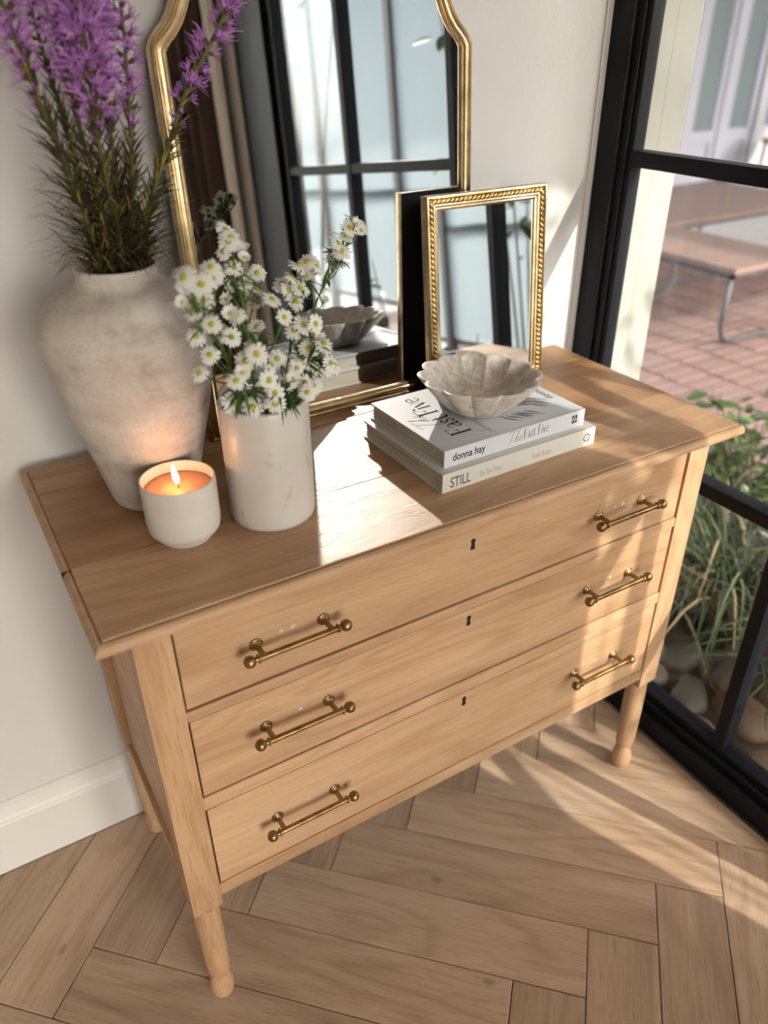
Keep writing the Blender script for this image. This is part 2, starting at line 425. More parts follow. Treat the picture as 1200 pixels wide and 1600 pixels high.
# moulded edge: a quirk, a quarter round and a small lip, mitred at the corners
mp = [(ins, H-.0040), (ins-.0018, H-.0040), (ins-.0022, H-.0020), (ins-.0048, H-.0026), (ins-.008, H-.0050), (ins-.0102, H-.0085), (ins-.0110, H-.0120), (.0002, ZT+.0012), (.0018, ZT), (ins+.002, ZT)]
def rim_path(off, r=.010):
    # open path: back-left, front-left, (rounded) front-right, back-right
    a, b, c, d = TX0+off, TX1-off, TY0+off, TY1
    rr = max(r-off, .0006)
    pts = [(a, d), (a, c)]
    for k in range(7):
        t = -math.pi/2 + math.pi/2*k/6; pts.append((b-rr+rr*math.cos(t), c+rr+rr*math.sin(t)))
    pts.append((b, d)); return pts
mb = MB(); paths = [rim_path(o) for o, z in mp]; n = len(paths[0])
vs = [(x, y, z) for (o, z), p in zip(mp, paths) for x, y in p]
mb.add(vs, [(j*n+i, j*n+i+1, (j+1)*n+i+1, (j+1)*n+i) for j in range(len(mp)-1) for i in range(n-1)] + [tuple(j*n for j in range(len(mp))), tuple(j*n+n-1 for j in range(len(mp)))[::-1]])
build('edge_moulding', mb, M_oak_x, chest, True, 30)
mb = MB(); mb.box(TX0+.0001, TX0+.0125, .1248, .1262, ZT+.002, H-.0018); tag(build('split', mb, M_dark, chest), 'dark hairline split in the moulded left edge')
# rails between drawers and below
def board(name, m, *a, bevel=.0012):
    mb = MB(); mb.box(*a); return build(name, mb, m, chest, bevel=bevel)
DZ = [(.6295, .7760), (.4740, .6120), (.2900, .4495)]
board('rail', M_oak_x, LW, B-LW, .0006, .03, .6122, .6290)
board('rail', M_oak_x, LW, B-LW, .0006, .03, .4500, .4735)
board('rail', M_oak_x, LW, B-LW, .0012, .03, .2639, .2893)
# side panels and rails
for xa, xb, s in ((.012, .018, 1), (B-.018, B-.012, -1)):
    board('side_panel', M_oak_y, xa, xb, LW-.001, YB-LW+.001, ZS+.012, ZT-.0005, bevel=0)
    board('side_rail', M_oak_y, min(xa,xb)-.008 if s > 0 else xa-.002, max(xa,xb)+.002 if s > 0 else xb+.008, LW, YB-LW, ZS-.002, ZS+.014)
board('back_panel', M_oak_x, LW-.001, B-LW+.001, YB-.012, YB-.004, ZS+.01, ZT-.001, bevel=0)
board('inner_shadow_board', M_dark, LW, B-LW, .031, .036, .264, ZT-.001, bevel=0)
# pull handle: round roses, tapering posts, a bar with collars and ball ends (built once, copied)
def handle_mesh(span, over):
    mb = MB(); yb = -.0265
    for x in (-span/2, span/2):
        M = Matrix.Rotation(math.pi/2, 4, 'X')
        mb.lathe([(.0086,0),(.0090,.0012),(.0078,.0026),(.0066,.0030),(.0070,.0042),(.0058,.0052),(.0040,.0064),(.0034,.0110),(.0036,.0200),(.0046,.0262)], (x,0,0), 20, 0, M)
    L = span/2+over
    R = Matrix.Rotation(math.pi/2, 4, 'Y')
    mb.lathe([(.0040,-L+.009),(.0040,L-.009)], (0,yb,0), 16, 0, R)
    for s in (-1, 1):
        mb.lathe([(.0040,0),(.0056,.0008),(.0060,.0018),(.0056,.0028),(.0036,.0036),(.0034,.0060),(.0050,.0072)], (s*(L-.0095),yb,0), 18, 0, Matrix.Rotation(s*math.pi/2, 4, 'Y'))
        mb.sphere((s*(L+.0035),yb,0), .0078, 20, 12)
    return mb.mesh('handle', True, 50)
hme = handle_mesh(.0915, .0150); hme.materials.append(M_brass)
def keyhole(x, z, parent, y):
    mb = MB(); c = [(x+.0040*math.cos(t), z+.0040*math.sin(t)) for t in [math.radians(-50+280*k/12) for k in range(13)]]
    c = c + [(x-.0044, z-.0138), (x+.0036, z-.0142)]
    n = len(c); mb.add([(a, y-.0003, b) for a, b in c] + [(a, y+.004, b) for a, b in c], [tuple(range(n)), tuple(range(n,2*n))[::-1]] + [(i,(i+1)%n,n+(i+1)%n,n+i) for i in range(n)])
    o = build('keyhole', mb, M_dark, parent); return o
HX = (.1865, .7470)
HZS = (.6925, .5525, .3725)
M_drw = [wood('oak_drawer_%s' % s, 0, *[tuple(c*k for c in t) for t in OAK], vary=.02, ring=r, pores=.2) for s, k, r in (('upper',.97,6),('middle',1.02,11),('lower',1.0,8))]
for i, (z0, z1) in enumerate(DZ):
    yf = (.0030, .0022, .0014)[i]
    mb = MB(); mb.box(LW+.0026, B-LW-.0026, yf, .0300, z0+.0016, z1-.0022)
    d = build('drawer', mb, M_drw[i], chest, bevel=.0014)
    for x in HX:
        h = link('handle', hme, None, d); h.location = (x, yf, HZS[i])
        h.rotation_euler = (0, random.uniform(-.012, .012), 0)
        if x == HX[0] and i == 0: tag(h, 'aged brass bar handle')
    keyhole(.4640, (.7290, .5955, .4345)[i], d, yf)
    # plugged holes of the earlier pulls
    for x in HX:
        for dx, r in ((-.012, .0026), (.004, .0034)) if i == 0 else ((.004, .0028),):
            mb = MB(); mb.lathe([(r, 0), (r, .0006)], (x+dx, yf-.0001, HZS[i]+.006), 14, 0, Matrix.Rotation(math.pi/2, 4, 'X'))
            build('hole_plug', mb, mat('plug', (.60,.50,.38), .6) if 'plug' not in bpy.data.materials else bpy.data.materials['plug'], d)

# ================================================================== arched mirror
def frame_sweep(outline, prof, M, closed=True):
    """outline: 2-D points anticlockwise; prof: (inset, height) pairs; returns MB in the plane frame placed by M"""
    n = len(outline); P = [Vector((x, y)) for x, y in outline]; mb = MB(); vs = []
    nor = []
    for i in range(n):
        a = (P[i]-P[i-1]).normalized(); b = (P[(i+1)%n]-P[i]).normalized()
        na = Vector((-a.y, a.x)); nb = Vector((-b.y, b.x)); m = (na+nb)
        m = m/ max(.25, m.dot(nb)); nor.append(m)
    for o, h in prof:
        for p, m in zip(P, nor):
            q = p + m*o; vs.append(tuple(M @ Vector((q.x, -h, q.y))))
    k = len(prof)
    mb.add(vs, [(j*n+i, (j+1)*n+i, (j+1)*n+(i+1)%n, j*n+(i+1)%n) for j in range(k-1) for i in range(n)])
    return mb
def plane_matrix(x, y, z, m, k, roll=0):
    """local x along the width, local z up the mirror, local -y out of the glass"""
    u = Vector((1, m, 0)).normalized(); v = Vector((0, k, 1)).normalized(); v = (v - u*u.dot(v)).normalized(); w = v.cross(u)
    R = Matrix((u, w*1.0, v)).transposed().to_4x4()
    # w = v x u points into the wall (+y)
    if w.y < 0:
        R = Matrix((u, -w, v)).transposed().to_4x4()
    R.translation = Vector((x, y, z)); return R
MM = plane_matrix(.2270, .3500, H, .015, .066)
WID = .4870
half = [(0,0),(0,.516)] + [(.0050,.5270),(.0135,.5360),(.0225,.5445),(.0305,.5550),(.0370,.5670),(.0425,.5810),(.0462,.5960),(.0480,.6120),(.0485,.64)]
arc = [(.0485 + (WID/2-.0485)*(1-math.cos(t)), .64 + (WID/2-.0485)*1.02*math.sin(t)) for t in [math.pi/2*k/14 for k in range(1, 15)]]
left = half + arc
out = [(WID-x, y) for x, y in left[1:-1]]
outline = [(0,0), (WID,0)] + out + left[::-1][:-1]
bm = thing('arched_mirror', (.47, .36, H), 'tall arched mirror in a slim gilt frame leaning on the wall', 'mirror')
profM = [(0,-.016),(0,-.004),(.0012,-.001),(.0035,.0),(.0058,-.0014),(.0066,-.0030),(.0078,-.0026),(.0100,.0008),(.0128,.0016),(.0152,.0004),(.0166,-.0022),(.0176,-.0024),(.0192,-.0010),(.0206,-.0020),(.0212,-.0052),(.0212,-.0075)]
build('frame', frame_sweep(outline, profM, MM), M_gold, bm, True, 38)
def flat_poly(outline, ins, h, M, th):
    n = len(outline); P = [Vector(p) for p in outline]; r = []
    for i in range(n):
        a = (P[i]-P[i-1]).normalized(); b = (P[(i+1)%n]-P[i]).normalized()
        m = Vector((-a.y,a.x))+Vector((-b.y,b.x)); m = m/max(.25, m.dot(Vector((-b.y,b.x)))); r.append(P[i]+m*ins)
    mb = MB()
    mb.add([tuple(M @ Vector((q.x,-h,q.y))) for q in r] + [tuple(M @ Vector((q.x,-h+th,q.y))) for q in r],
           [tuple(range(n)), tuple(range(n,2*n))[::-1]] + [(i, n+i, n+(i+1)%n, (i+1)%n) for i in range(n)])
    return mb
build('glass', flat_poly(outline, .0200, -.0060, MM, .003), M_mirror, bm)
build('backing', flat_poly(outline, .0006, -.0100, MM, .0058), M_blackback, bm)

# ================================================================== small rope-edged mirror
SM = plane_matrix(.6005, .3060, H+.0003, -.012, .100)
SW, SH = .2345, .3200
sm = thing('rope_frame_mirror', (.717, .32, H), 'small rectangular mirror with a gold rope-edged frame beside the books', 'mirror')
rect = [(0,0),(SW,0),(SW,SH),(0,SH)]
profS = [(0,-.018),(0,-.003),(.0012,-.0008),(.0034,0),(.0052,-.0018),(.0064,-.0044),(.0124,-.0044),(.0134,-.0026),(.0152,-.0020),(.0170,-.0030),(.0176,-.0048),(.0200,-.0042),(.0222,-.0054),(.0232,-.0080),(.0232,-.0100)]
build('frame', frame_sweep(rect, profS, SM), M_gold, sm, True, 35)
build('glass', flat_poly(rect, .0222, -.0086, SM, .003), M_mirror, sm)
build('backing', flat_poly(rect, .0006, -.0118, SM, .006), M_blackback, sm)
def rope(M, w, h, inset):
    mb = MB(); r = .0031
    c = [Vector((inset,0,inset)), Vector((w-inset,0,inset)), Vector((w-inset,0,h-inset)), Vector((inset,0,h-inset))]
    for i in range(4):
        a, b = c[i], c[(i+1)%4]; L = (b-a).length; n = int(L/.0082); d = (b-a).normalized(); sd = Vector((0,-1,0)).cross(d)
        for k in range(n):
            p = a + d*(L*(k+.5)/n)
            ax = (d + sd*.62).normalized(); bx = Vector((0,-1,0)); cx = ax.cross(bx)
            vs = []; seg, ring = 8, 5
            for j in range(ring+1):
                t = math.pi*j/ring
                for s in range(seg):
                    f = 2*math.pi*s/seg
                    q = p + Vector((0,.0030,0)) + ax*(-math.cos(t)*.0060) + (bx*math.cos(f)*.0031 + cx*math.sin(f)*.0027)*max(.02, math.sin(t))
                    vs.append(tuple(M @ q))
            mb.add(vs, [(j*seg+s, j*seg+(s+1)%seg, (j+1)*seg+(s+1)%seg, (j+1)*seg+s) for j in range(ring) for s in range(seg)])
    return mb
build('rope_bead', rope(SM, SW, SH, .0094), M_gold2, sm, True)

# ================================================================== outside
def leafmesh(name, L, Wd, curl=.12, seg=5):
    mb = MB(); vs = []; fs = []
    for i in range(seg+1):
        t = i/seg; w = Wd*math.sin(math.pi*min(1, t*.94+.05))**.8*.5; z = -curl*L*t*t
        vs += [(-w, L*t, z+.18*w), (0, L*t, z), (w, L*t, z+.18*w)]
    for i in range(seg):
        fs += [(3*i,3*i+1,3*i+4,3*i+3), (3*i+1,3*i+2,3*i+5,3*i+4)]
    mb.add(vs, fs); return mb.mesh(name, True)
def leafmat(name, a, b, rough=.45, trans=.25):
    m = mat(name, a, rough, spec=.35); g = NT(m); oi = g.n('ShaderNodeObjectInfo')
    v = g.coords((1,1,1), 5.0)
    c = g.mix(a, b, g.math('ADD', g.math('MULTIPLY', oi.outputs['Random'], .7), g.math('MULTIPLY', g.noise(v, 30, 2), .3)))
    g.l(c, g.b.inputs['Base Color']); g.b.inputs['Transmission Weight'].default_value = 0
    g.b.inputs['Subsurface Weight'].default_value = 0
    return m
GZ = -.08
mb = MB(); mb.box(1.17, 9.5, -9, 9, -.30, GZ); tag(struct(build('ground', mb, speckled('soil', (.075,.055,.038), (.035,.025,.018), 14, .95, .006))))
# pier of the house beside the window, two rendered strips with a fine joint
mb = MB(); mb.box(1.095, 1.1535, .402, .80, GZ, 3.0); mb.box(1.1575, 1.218, .405, .80, GZ, 3.0); mb.box(1.1535, 1.1575, .418, .8, GZ, 3.0)
struct(build('wall_pier', mb, M_cream))
# brick paving: border course and stretcher rows laid with pale joints
mb = MB(); mb.box(2.02, 9.4, -5.5, 7.5, GZ, -.058); paving = struct(build('paving', mb, speckled('pale_mortar', (.42,.40,.385), (.35,.335,.32), 20, .9)))
M_brick = mat('brick', (.24,.12,.10), .8); g = NT(M_brick); oi = g.n('ShaderNodeObjectInfo'); vv = g.coords((1,1,1), 7)
g.l(g.mix(g.ramp(oi.outputs['Random'], [(0,(.10,.055,.050)),(.5,(.135,.072,.064)),(1,(.13,.085,.076))]), (.18,.135,.12), g.math('MULTIPLY', g.noise(vv, 40, 4), .5)), g.b.inputs['Base Color'])
BL, BW, JG = .205, .068, .012
def brickmesh(l, w):
    mb = MB(); b = .003
    mb.add([(-l/2,-w/2,-.02),(l/2,-w/2,-.02),(l/2,w/2,-.02),(-l/2,w/2,-.02),(-l/2,-w/2,-b),(l/2,-w/2,-b),(l/2,w/2,-b),(-l/2,w/2,-b),(-l/2+b,-w/2+b,0),(l/2-b,-w/2+b,0),(l/2-b,w/2-b,0),(-l/2+b,w/2-b,0)],
           [(8,9,10,11)] + [(i,(i+1)%4,4+(i+1)%4,4+i) for i in range(4)] + [(4+i,4+(i+1)%4,8+(i+1)%4,8+i) for i in range(4)])
    return mb.mesh('brick')
bme = brickmesh(BL, BW); bme.materials.append(M_brick)
bricks = []
for j in range(-20, 34): bricks.append((2.02+.012+BW/2, j*(BL+JG), 1))
for c in range(0, 14):
    cxp = 2.02+.012+BW+JG + c*(BL+JG) + BL/2
    for r in range(-60, 90):
        bricks.append((cxp, r*(BW+JG) + (c % 2)*0.0, 0))
def bkey(b): return (b[0]-1.9)**2 + (b[1]-.55)**2
view = [b for b in bricks if b[1] > .25 + (b[0]-2.0)*.42 and b[1] < 1.0 + (b[0]-2.0)*1.05 and b[0] < 4.4]
view.sort(key=bkey); parts = view[:300]; pset = set(parts)
for x, y, r in parts:
    o = bpy.data.objects.new('brick', bme); COL.objects.link(o); o.parent = paving
    o.location = (x, y, -.046 + random.uniform(-.0015,.0015)); o.rotation_euler = (random.uniform(-.008,.008), random.uniform(-.008,.008), math.pi/2*r + random.uniform(-.012,.012))
rest = MB()
for b in bricks:
    if b in pset or b[1] < -4 or b[1] > 7: continue
    x, y, r = b; l, w = (BW, BL) if r else (BL, BW)
    rest.box(x-l/2, x+l/2, y-w/2, y+w/2, -.06, -.046)
o = build('brick_field', rest, M_brick, paving); o['kind'] = 'stuff'

# river stones along the foot of the glass
M_stone = []
for nme, a, b in (('stone_tan', (.15,.09,.045), (.085,.05,.028)), ('stone_grey', (.075,.068,.055), (.04,.037,.03)), ('stone_pale', (.14,.12,.09), (.09,.078,.06))):
    M_stone.append(speckled(nme, a, b, 22, .55, .001))
def stonemesh(i):
    mb = MB(); rnd = random.Random(40+i); sg, rg = 14, 8; a1, a2 = rnd.uniform(0,6), rnd.uniform(0,6); vs = []
    for j in range(rg+1):
        t = math.pi*j/rg
        for k in range(sg):
            f = 2*math.pi*k/sg; r = 1+.12*math.sin(2*f+a1)*math.sin(t)+.09*math.sin(3*f+a2)*math.sin(t)+.05*math.sin(5*f+a1*2)*math.sin(t)
            st = max(.01, math.sin(t))**.8
            vs.append((r*st*math.cos(f), r*.72*st*math.sin(f), -.44*math.cos(t)+.04*math.sin(f+a2)*math.sin(t)))
    mb.add(vs, [(j*sg+k, j*sg+(k+1)%sg, (j+1)*sg+(k+1)%sg, (j+1)*sg+k) for j in range(rg) for k in range(sg)])
    return mb.mesh('river_stone', True)
SMESH = [[None]*3 for _ in range(4)]
stones = [(1.30,-.03,.075,0,'large tan river stone just outside the glass, right of the slim mullion'),
          (1.24,-.115,.070,0,'tan river stone lowest against the glass right of the mullion'),
          (1.36,.085,.070,1,'grey river stone under the arching grass behind the mullion'),
          (1.235,.105,.062,1,'grey river stone left of the mullion at the foot of the glass'),
          (1.40,-.02,.060,1,'dull grey river stone behind the large tan stone'),
          (1.20,.020,.040,2,'small pale river stone against the sill left of the mullion'),
          (1.195,-.105,.034,2,'small pale river stone against the sill by the mullion'),
          (1.33,.20,.062,1,'dark grey river stone in the shade of the grass'),
          (1.23,.215,.050,2,'pale river stone close behind the chest\'s right leg'),
          (1.34,-.15,.060,2,'pale round stone at the right edge of the garden bed'),
          (1.42,-.16,.07,0,'tan stone far right among the grass'),
          (1.22,-.22,.06,1,'grey stone right of all the others at the sill')]
pos = [Vector((a[0], a[1], 0)) for a in stones]
for it in range(60):
    for i in range(len(pos)):
        for j in range(i):
            d = pos[i]-pos[j]; need = .97*(stones[i][2]+stones[j][2])
            if d.length < need:
                k = d.normalized()*(need-d.length)*.5; pos[i] += k; pos[j] -= k
        pos[i].x = max(pos[i].x, 1.112 + stones[i][2]*1.12)
stones = [(p.x, p.y, *a[2:]) for p, a in zip(pos, stones)]
for i, (x, y, r, c, lab) in enumerate(stones):
    k = i % 4
    if SMESH[k][c] is None: SMESH[k][c] = stonemesh(k*3+c); SMESH[k][c].materials.append(M_stone[c])
    o = bpy.data.objects.new('river_stone', SMESH[k][c]); COL.objects.link(o); o.scale = (r, r, r); o.rotation_euler = (random.uniform(-.1,.1), random.uniform(-.1,.1), random.uniform(0,6.3))
    o.location = (x, y, GZ + r*.42); tag(o, lab, 'stone', 'river stones outside the glass')

# arching ornamental grass
M_grass = [mat('grass_deep', (.022,.040,.014), .5, spec=.3), mat('grass_green', (.048,.080,.028), .5, spec=.3), mat('grass_pale', (.16,.20,.11), .5, spec=.3), mat('grass_straw', (.30,.225,.13), .6, spec=.2)]
def grass(x, y, n, h, spread, label, seed, wide=.009):
    rnd = random.Random(seed); mb = MB()
    for i in range(n):
        a = rnd.uniform(0, 2*math.pi); L = h*rnd.uniform(.55, 1.15); out = spread*rnd.uniform(.35, 1.2)
        d = Vector((math.cos(a), math.sin(a), 0)); b = Vector((rnd.gauss(0,.035), rnd.gauss(0,.035), 0)); sd = Vector((-d.y, d.x, 0))
        sd = (sd + Vector((0,0,rnd.uniform(-.5,.5)))).normalized()
        pts = []; wd = []; tw = rnd.uniform(-.4,.4)
        for k in range(8):
            t = k/7; pts.append(b + d*(out*t**1.5) + Vector((0,0,L*(t - .62*t**2.6))) + sd*(.03*tw*math.sin(3*t)))
            wd.append(wide*rnd.uniform(.9,1.1)*(1-t**2.2)**.8 + .0006)
        mb.ribbon(pts, wd, sd, rnd.choices((0,1,2,3), (.42,.36,.13,.09))[0])
    me = mb.mesh('grass_clump', True)
    o = link('grass_clump', me, M_grass); o.location = (x, y, GZ)
    # a clump must stay outside the glass
    for v in me.vertices:
        if v.co.x + x < 1.085: v.co.x = 1.085 - x + .02*abs(math.sin(40*v.co.z))
        v.co.z = max(v.co.z, .002)
    tag(o, label, 'grass', 'ornamental grass clumps in the bed', 'stuff'); return o
grass(1.52, .26, 170, .62, .46, 'tall arching grass clump behind the chest\'s right leg', 1)
grass(1.72, .48, 150, .58, .44, 'grass clump behind, nearest the brick paving', 2)
grass(1.55, -.05, 120, .50, .42, 'striped grass clump right of the mullion', 3)
grass(1.45, .48, 110, .46, .36, 'low grass clump beside the cream pier', 4)
grass(1.40, -.62, 70, .46, .36, 'grass clump reflected in the mirrors along the window', 5)
# broad-leaved shrub: dark branches, every leaf its own part
M_leaf = leafmat('shrub_leaf', (.022,.045,.012), (.065,.105,.028))
M_leaf2 = leafmat('ground_leaf', (.09,.15,.04), (.17,.22,.08))
M_bark = mat('bark', (.10,.075,.05), .8)
LM = [leafmesh('leaf', .075, .040), leafmesh('leaf', .055, .034), leafmesh('leaf', .09, .036)]
for l in LM: l.materials.append(M_leaf)
def shrub(name, x, y, stems, nleaf, label, seed, rad, zlo, zhi, lsc=1.0, lean=(0,0), low=.28):
    rnd = random.Random(seed); root = thing(name, (x, y, GZ), label, 'shrub', 'leafy shrubs outside the window')
    tips = []
    for i in range(stems):
        a = 2*math.pi*i/stems + rnd.uniform(-.4,.4); r = rad*rnd.uniform(.4,1); zt = rnd.uniform(zlo, zhi)
        p = [Vector((x+.02*math.cos(a), y+.02*math.sin(a), GZ)), Vector((x+.4*r*math.cos(a)+lean[0]*.3, y+.4*r*math.sin(a)+lean[1]*.3, GZ+(zt-GZ)*.5)), Vector((x+r*math.cos(a)+lean[0], y+r*math.sin(a)+lean[1], zt))]
        pts = smoothpath(p, 9); mb = MB(); mb.tube(pts, [.007*(1-.75*k/8) for k in range(9)], 6); build('branch', mb, M_bark, root, True)
        tips.append(pts)
    for i in range(nleaf):
        pts = rnd.choice(tips); k = rnd.uniform(8*low, 8); j = min(int(k), 7); p = pts[j].lerp(pts[j+1], k-j)
        p = p + Vector((rnd.gauss(0,.03), rnd.gauss(0,.03), rnd.gauss(0,.025)))
        o = bpy.data.objects.new('leaf', rnd.choice(LM)); COL.objects.link(o); o.parent = root
        o.matrix_parent_inverse = Matrix.Translation((-x,-y,-GZ))
        s = lsc*rnd.uniform(.65, 1.2); o.location = p; o.scale = (s,s,s)
        o.rotation_euler = (rnd.uniform(-.9,.5), rnd.uniform(-.6,.6), rnd.uniform(0,6.3))
    return root
shrub('leafy_shrub', 2.06, .62, 15, 290, 'broad-leaved shrub beyond the chest\'s right front corner', 21, .40, .10, .40, .95)
shrub('leafy_shrub', 1.86, .98, 7, 50, 'sparse low shrub by the feet of the steel bench', 22, .32, .10, .34, .8)
shrub('leafy_shrub', 1.50, -1.85, 5, 110, 'tall loose shrub outside the far end of the window', 23, .24, 1.95, 2.6, 1.2, (-.05, .50), .78)
shrub('leafy_shrub', 1.98, -1.15, 6, 80, 'slender leafy shrub beside the garden screen', 25, .30, 1.3, 2.1, .9, (0, .1), .45)
shrub('leafy_shrub', 1.34, -.74, 7, 60, 'knee-high leafy shrub outside the glass, reflected in the small mirror', 24, .20, .35, .86, .9)

# steel bench and low table on the terrace
M_steel = mat('bench_steel', (.045,.045,.048), .45, spec=.5)
M_btop = speckled('terracotta_top', (.17,.11,.09), (.14,.09,.075), 6, .6, 0)
def slab_bench(name, x0, x1, y0, y1, zt, label, cat):
    root = thing(name, ((x0+x1)/2, (y0+y1)/2, -.046), label, cat)
    n = 5; w = (y1-y0)/n
    for i in range(n):
        mb = MB(); mb.box(x0, x1, y0+i*w+.0015, y0+(i+1)*w-.0015, zt-.028, zt); build('slat', mb, M_btop, root, bevel=.002)
    mb = MB(); r = .012
    for ya in (y0+.01, y1-.03): mb.box(x0+.005, x1-.005, ya, ya+.02, zt-.050, zt-.028)
    for xa in (x0+.005, x1-.025): mb.box(xa, xa+.02, y0+.01, y1-.01, zt-.050, zt-.028)
    build('apron', mb, M_steel, root)
    for ya in (y0+.03, y1-.03):
        zf = -.046+r; p = [(x0+.02, ya, zt-.03), (x0+.02, ya, zf+.10), (x0+.035, ya, zf+.045), (x0+.07, ya, zf+.012), (x0+.13, ya, zf), ((x0+x1)/2, ya, zf), (x1-.13, ya, zf), (x1-.07, ya, zf+.012), (x1-.035, ya, zf+.045), (x1-.02, ya, zf+.10), (x1-.02, ya, zt-.03)]
        mb = MB(); mb.tube(p, r, 8); build('leg_frame', mb, M_steel, root, True)
    return root
slab_bench('terrace_bench', 3.28, 3.82, 1.68, 2.50, .345, 'low steel-framed bench with a terracotta top, sun across its near end', 'bench')
slab_bench('terrace_table', 3.05, 5.3, 2.58, 3.50, .345, 'wide low terracotta-topped table behind the steel bench', 'table')
# house across the terrace with glazed doors
M_lilac = mat('lilac_white_paint', (.46,.46,.53), .5)
M_facade = speckled('rose_render', (.36,.32,.305), (.32,.285,.27), 3, .85)
house = thing('house_across', (7.2, 5.2, -.05), 'pale rendered house with white glazed doors across the terrace', 'house')
mb = MB(); mb.box(5.2, 6.60, 5.05, 5.25, -.06, 3.2); mb.box(8.75, 10.5, 5.05, 5.25, -.06, 3.2); mb.box(6.6, 8.75, 5.05, 5.25, 2.4, 3.2); mb.box(5.2, 10.5, 5.25, 5.35, -.06, 3.2)
build('wall', mb, M_facade, house)
M_dimglass = mat('dim_glass', (.20,.245,.26), .08, spec=.8)
for i, xa in enumerate((6.66, 7.19, 7.74, 8.27)):
    w = .50; mb = MB(); mb.box(xa, xa+.15, 4.99, 5.05, .0, 2.4); mb.box(xa+w-.06, xa+w, 4.99, 5.05, .0, 2.4); mb.box(xa+.15, xa+w-.06, 4.99, 5.05, .36, .47); mb.box(xa+.15, xa+w-.06, 4.99, 5.05, 0, .06); mb.box(xa+.15, xa+w-.06, 4.99, 5.05, 2.3, 2.4)
    d = build('glazed_door', mb, M_lilac, house)
    mb = MB(); mb.box(xa+.15, xa+w-.06, 5.02, 5.03, .47, 2.3); build('pane', mb, M_dimglass, d)
    mb = MB(); mb.box(xa+.15, xa+w-.06, 5.02, 5.035, .06, .36); build('panel', mb, M_lilac, d)
mb = MB(); mb.box(5.2, 9.4, 3.9, 5.04, -.057, -.0455); struct(build('paving_strip', mb, mat('pale_paving', (.45,.43,.41), .8)))
# cane chair in front of the doors
ch = thing('cane_chair', (7.70, 4.45, -.045), 'tan cane chair by the glazed doors across the terrace', 'chair')
M_cane = speckled('cane', (.36,.23,.11), (.24,.15,.07), 40, .7)
mb = MB(); mb.box(7.47,7.93,4.22,4.68,.36,.41); build('seat', mb, M_cane, ch, bevel=.015)
mb = MB(); mb.box(7.89,7.94,4.22,4.68,.41,.82); build('backrest', mb, M_cane, ch, bevel=.015)
for x in (7.50, 7.90):
    for y in (4.25, 4.65):
        mb = MB(); mb.tube([(x,y,-.045),(x,y,.37)], .016, 8); build('leg', mb, M_cane, ch, True)

# translucent garden screen seen in the mirrors, with its posts and the added slab that shades it
def cloth():
    m = bpy.data.materials.new('screen_cloth'); m.use_nodes = True; t = m.node_tree; t.nodes.clear()
    o = t.nodes.new('ShaderNodeOutputMaterial'); a = t.nodes.new('ShaderNodeBsdfTranslucent'); b = t.nodes.new('ShaderNodeBsdfDiffuse'); mx = t.nodes.new('ShaderNodeMixShader')
    a.inputs[0].default_value = (.40,.46,.485,1); b.inputs[0].default_value = (.20,.25,.275,1); mx.inputs[0].default_value = .55
    t.links.new(b.outputs[0], mx.inputs[1]); t.links.new(a.outputs[0], mx.inputs[2]); t.links.new(mx.outputs[0], o.inputs[0]); return m
M_cloth = cloth()
scr = thing('garden_screen', (2.5, -3.6, -.05), 'pale blue cloth screen on dark posts reflected in the arched mirror', 'screen')
posts = (-1.55, -2.55, -3.45, -4.45, -5.6)
for y in posts:
    mb = MB(); mb.box(2.48, 2.53, y-.025, y+.025, GZ, 2.5); build('post', mb, M_steel, scr)
for a, b in zip(posts, posts[1:]):
    mb = MB(); N = 12
    mb.add([(2.505+.004*math.sin(i), a+(b-a)*i/N, z) for i in range(N+1) for z in (.32, 1.2, 2.46)], [(3*i+k, 3*i+3+k, 3*i+4+k, 3*i+1+k) for i in range(N) for k in range(2)])
    build('cloth_panel', mb, M_cloth, scr, True)
for z in (.28, 2.47, .92):
    mb = MB(); mb.box(2.512, 2.535, -5.6, -1.55, z, z+.035); build('rail', mb, M_steel, scr)
mb = MB(); mb.box(2.56, 3.36, -6.5, -1.2, 2.62, 2.70); rf = build('screen_shade_slab', mb, M_cream); tag(rf, 'unseen flat slab added to shade the upper garden screen', 'roof')  # unseen slab added to keep sun off the upper screen
# unseen roof added to cut high sun and sky, gapped to light the bench
mb = MB(); mb.box(1.3, 4.30, -2.41, 4.6, 3.0, 3.06); mb.box(5.16, 9.5, -2.41, 4.6, 3.0, 3.06); mb.box(4.30, 5.16, -1.30, 4.6, 3.0, 3.06); rf = build('sun_cutoff_roof', mb, mat('roof_boards', (.72,.70,.66), .9)); tag(rf, 'unseen flat roof over the terrace, shaped to block the high sun', 'roof')
# unseen overhang added to limit sun entering the opening behind the camera
mb = MB(); mb.box(-4.5, 1.9, Y0-1.95, Y0-.12, 2.5, 2.56); vr = build('front_sun_overhang', mb, M_ceiling); tag(vr, 'unseen overhang added to hold back sun at the front opening', 'roof')
mb = MB(); mb.box(-6, 1.165, -9, Y0-.12, -.3, GZ); struct(build('terrace_front', mb, mat('pale_stone', (.55,.52,.47), .85)))

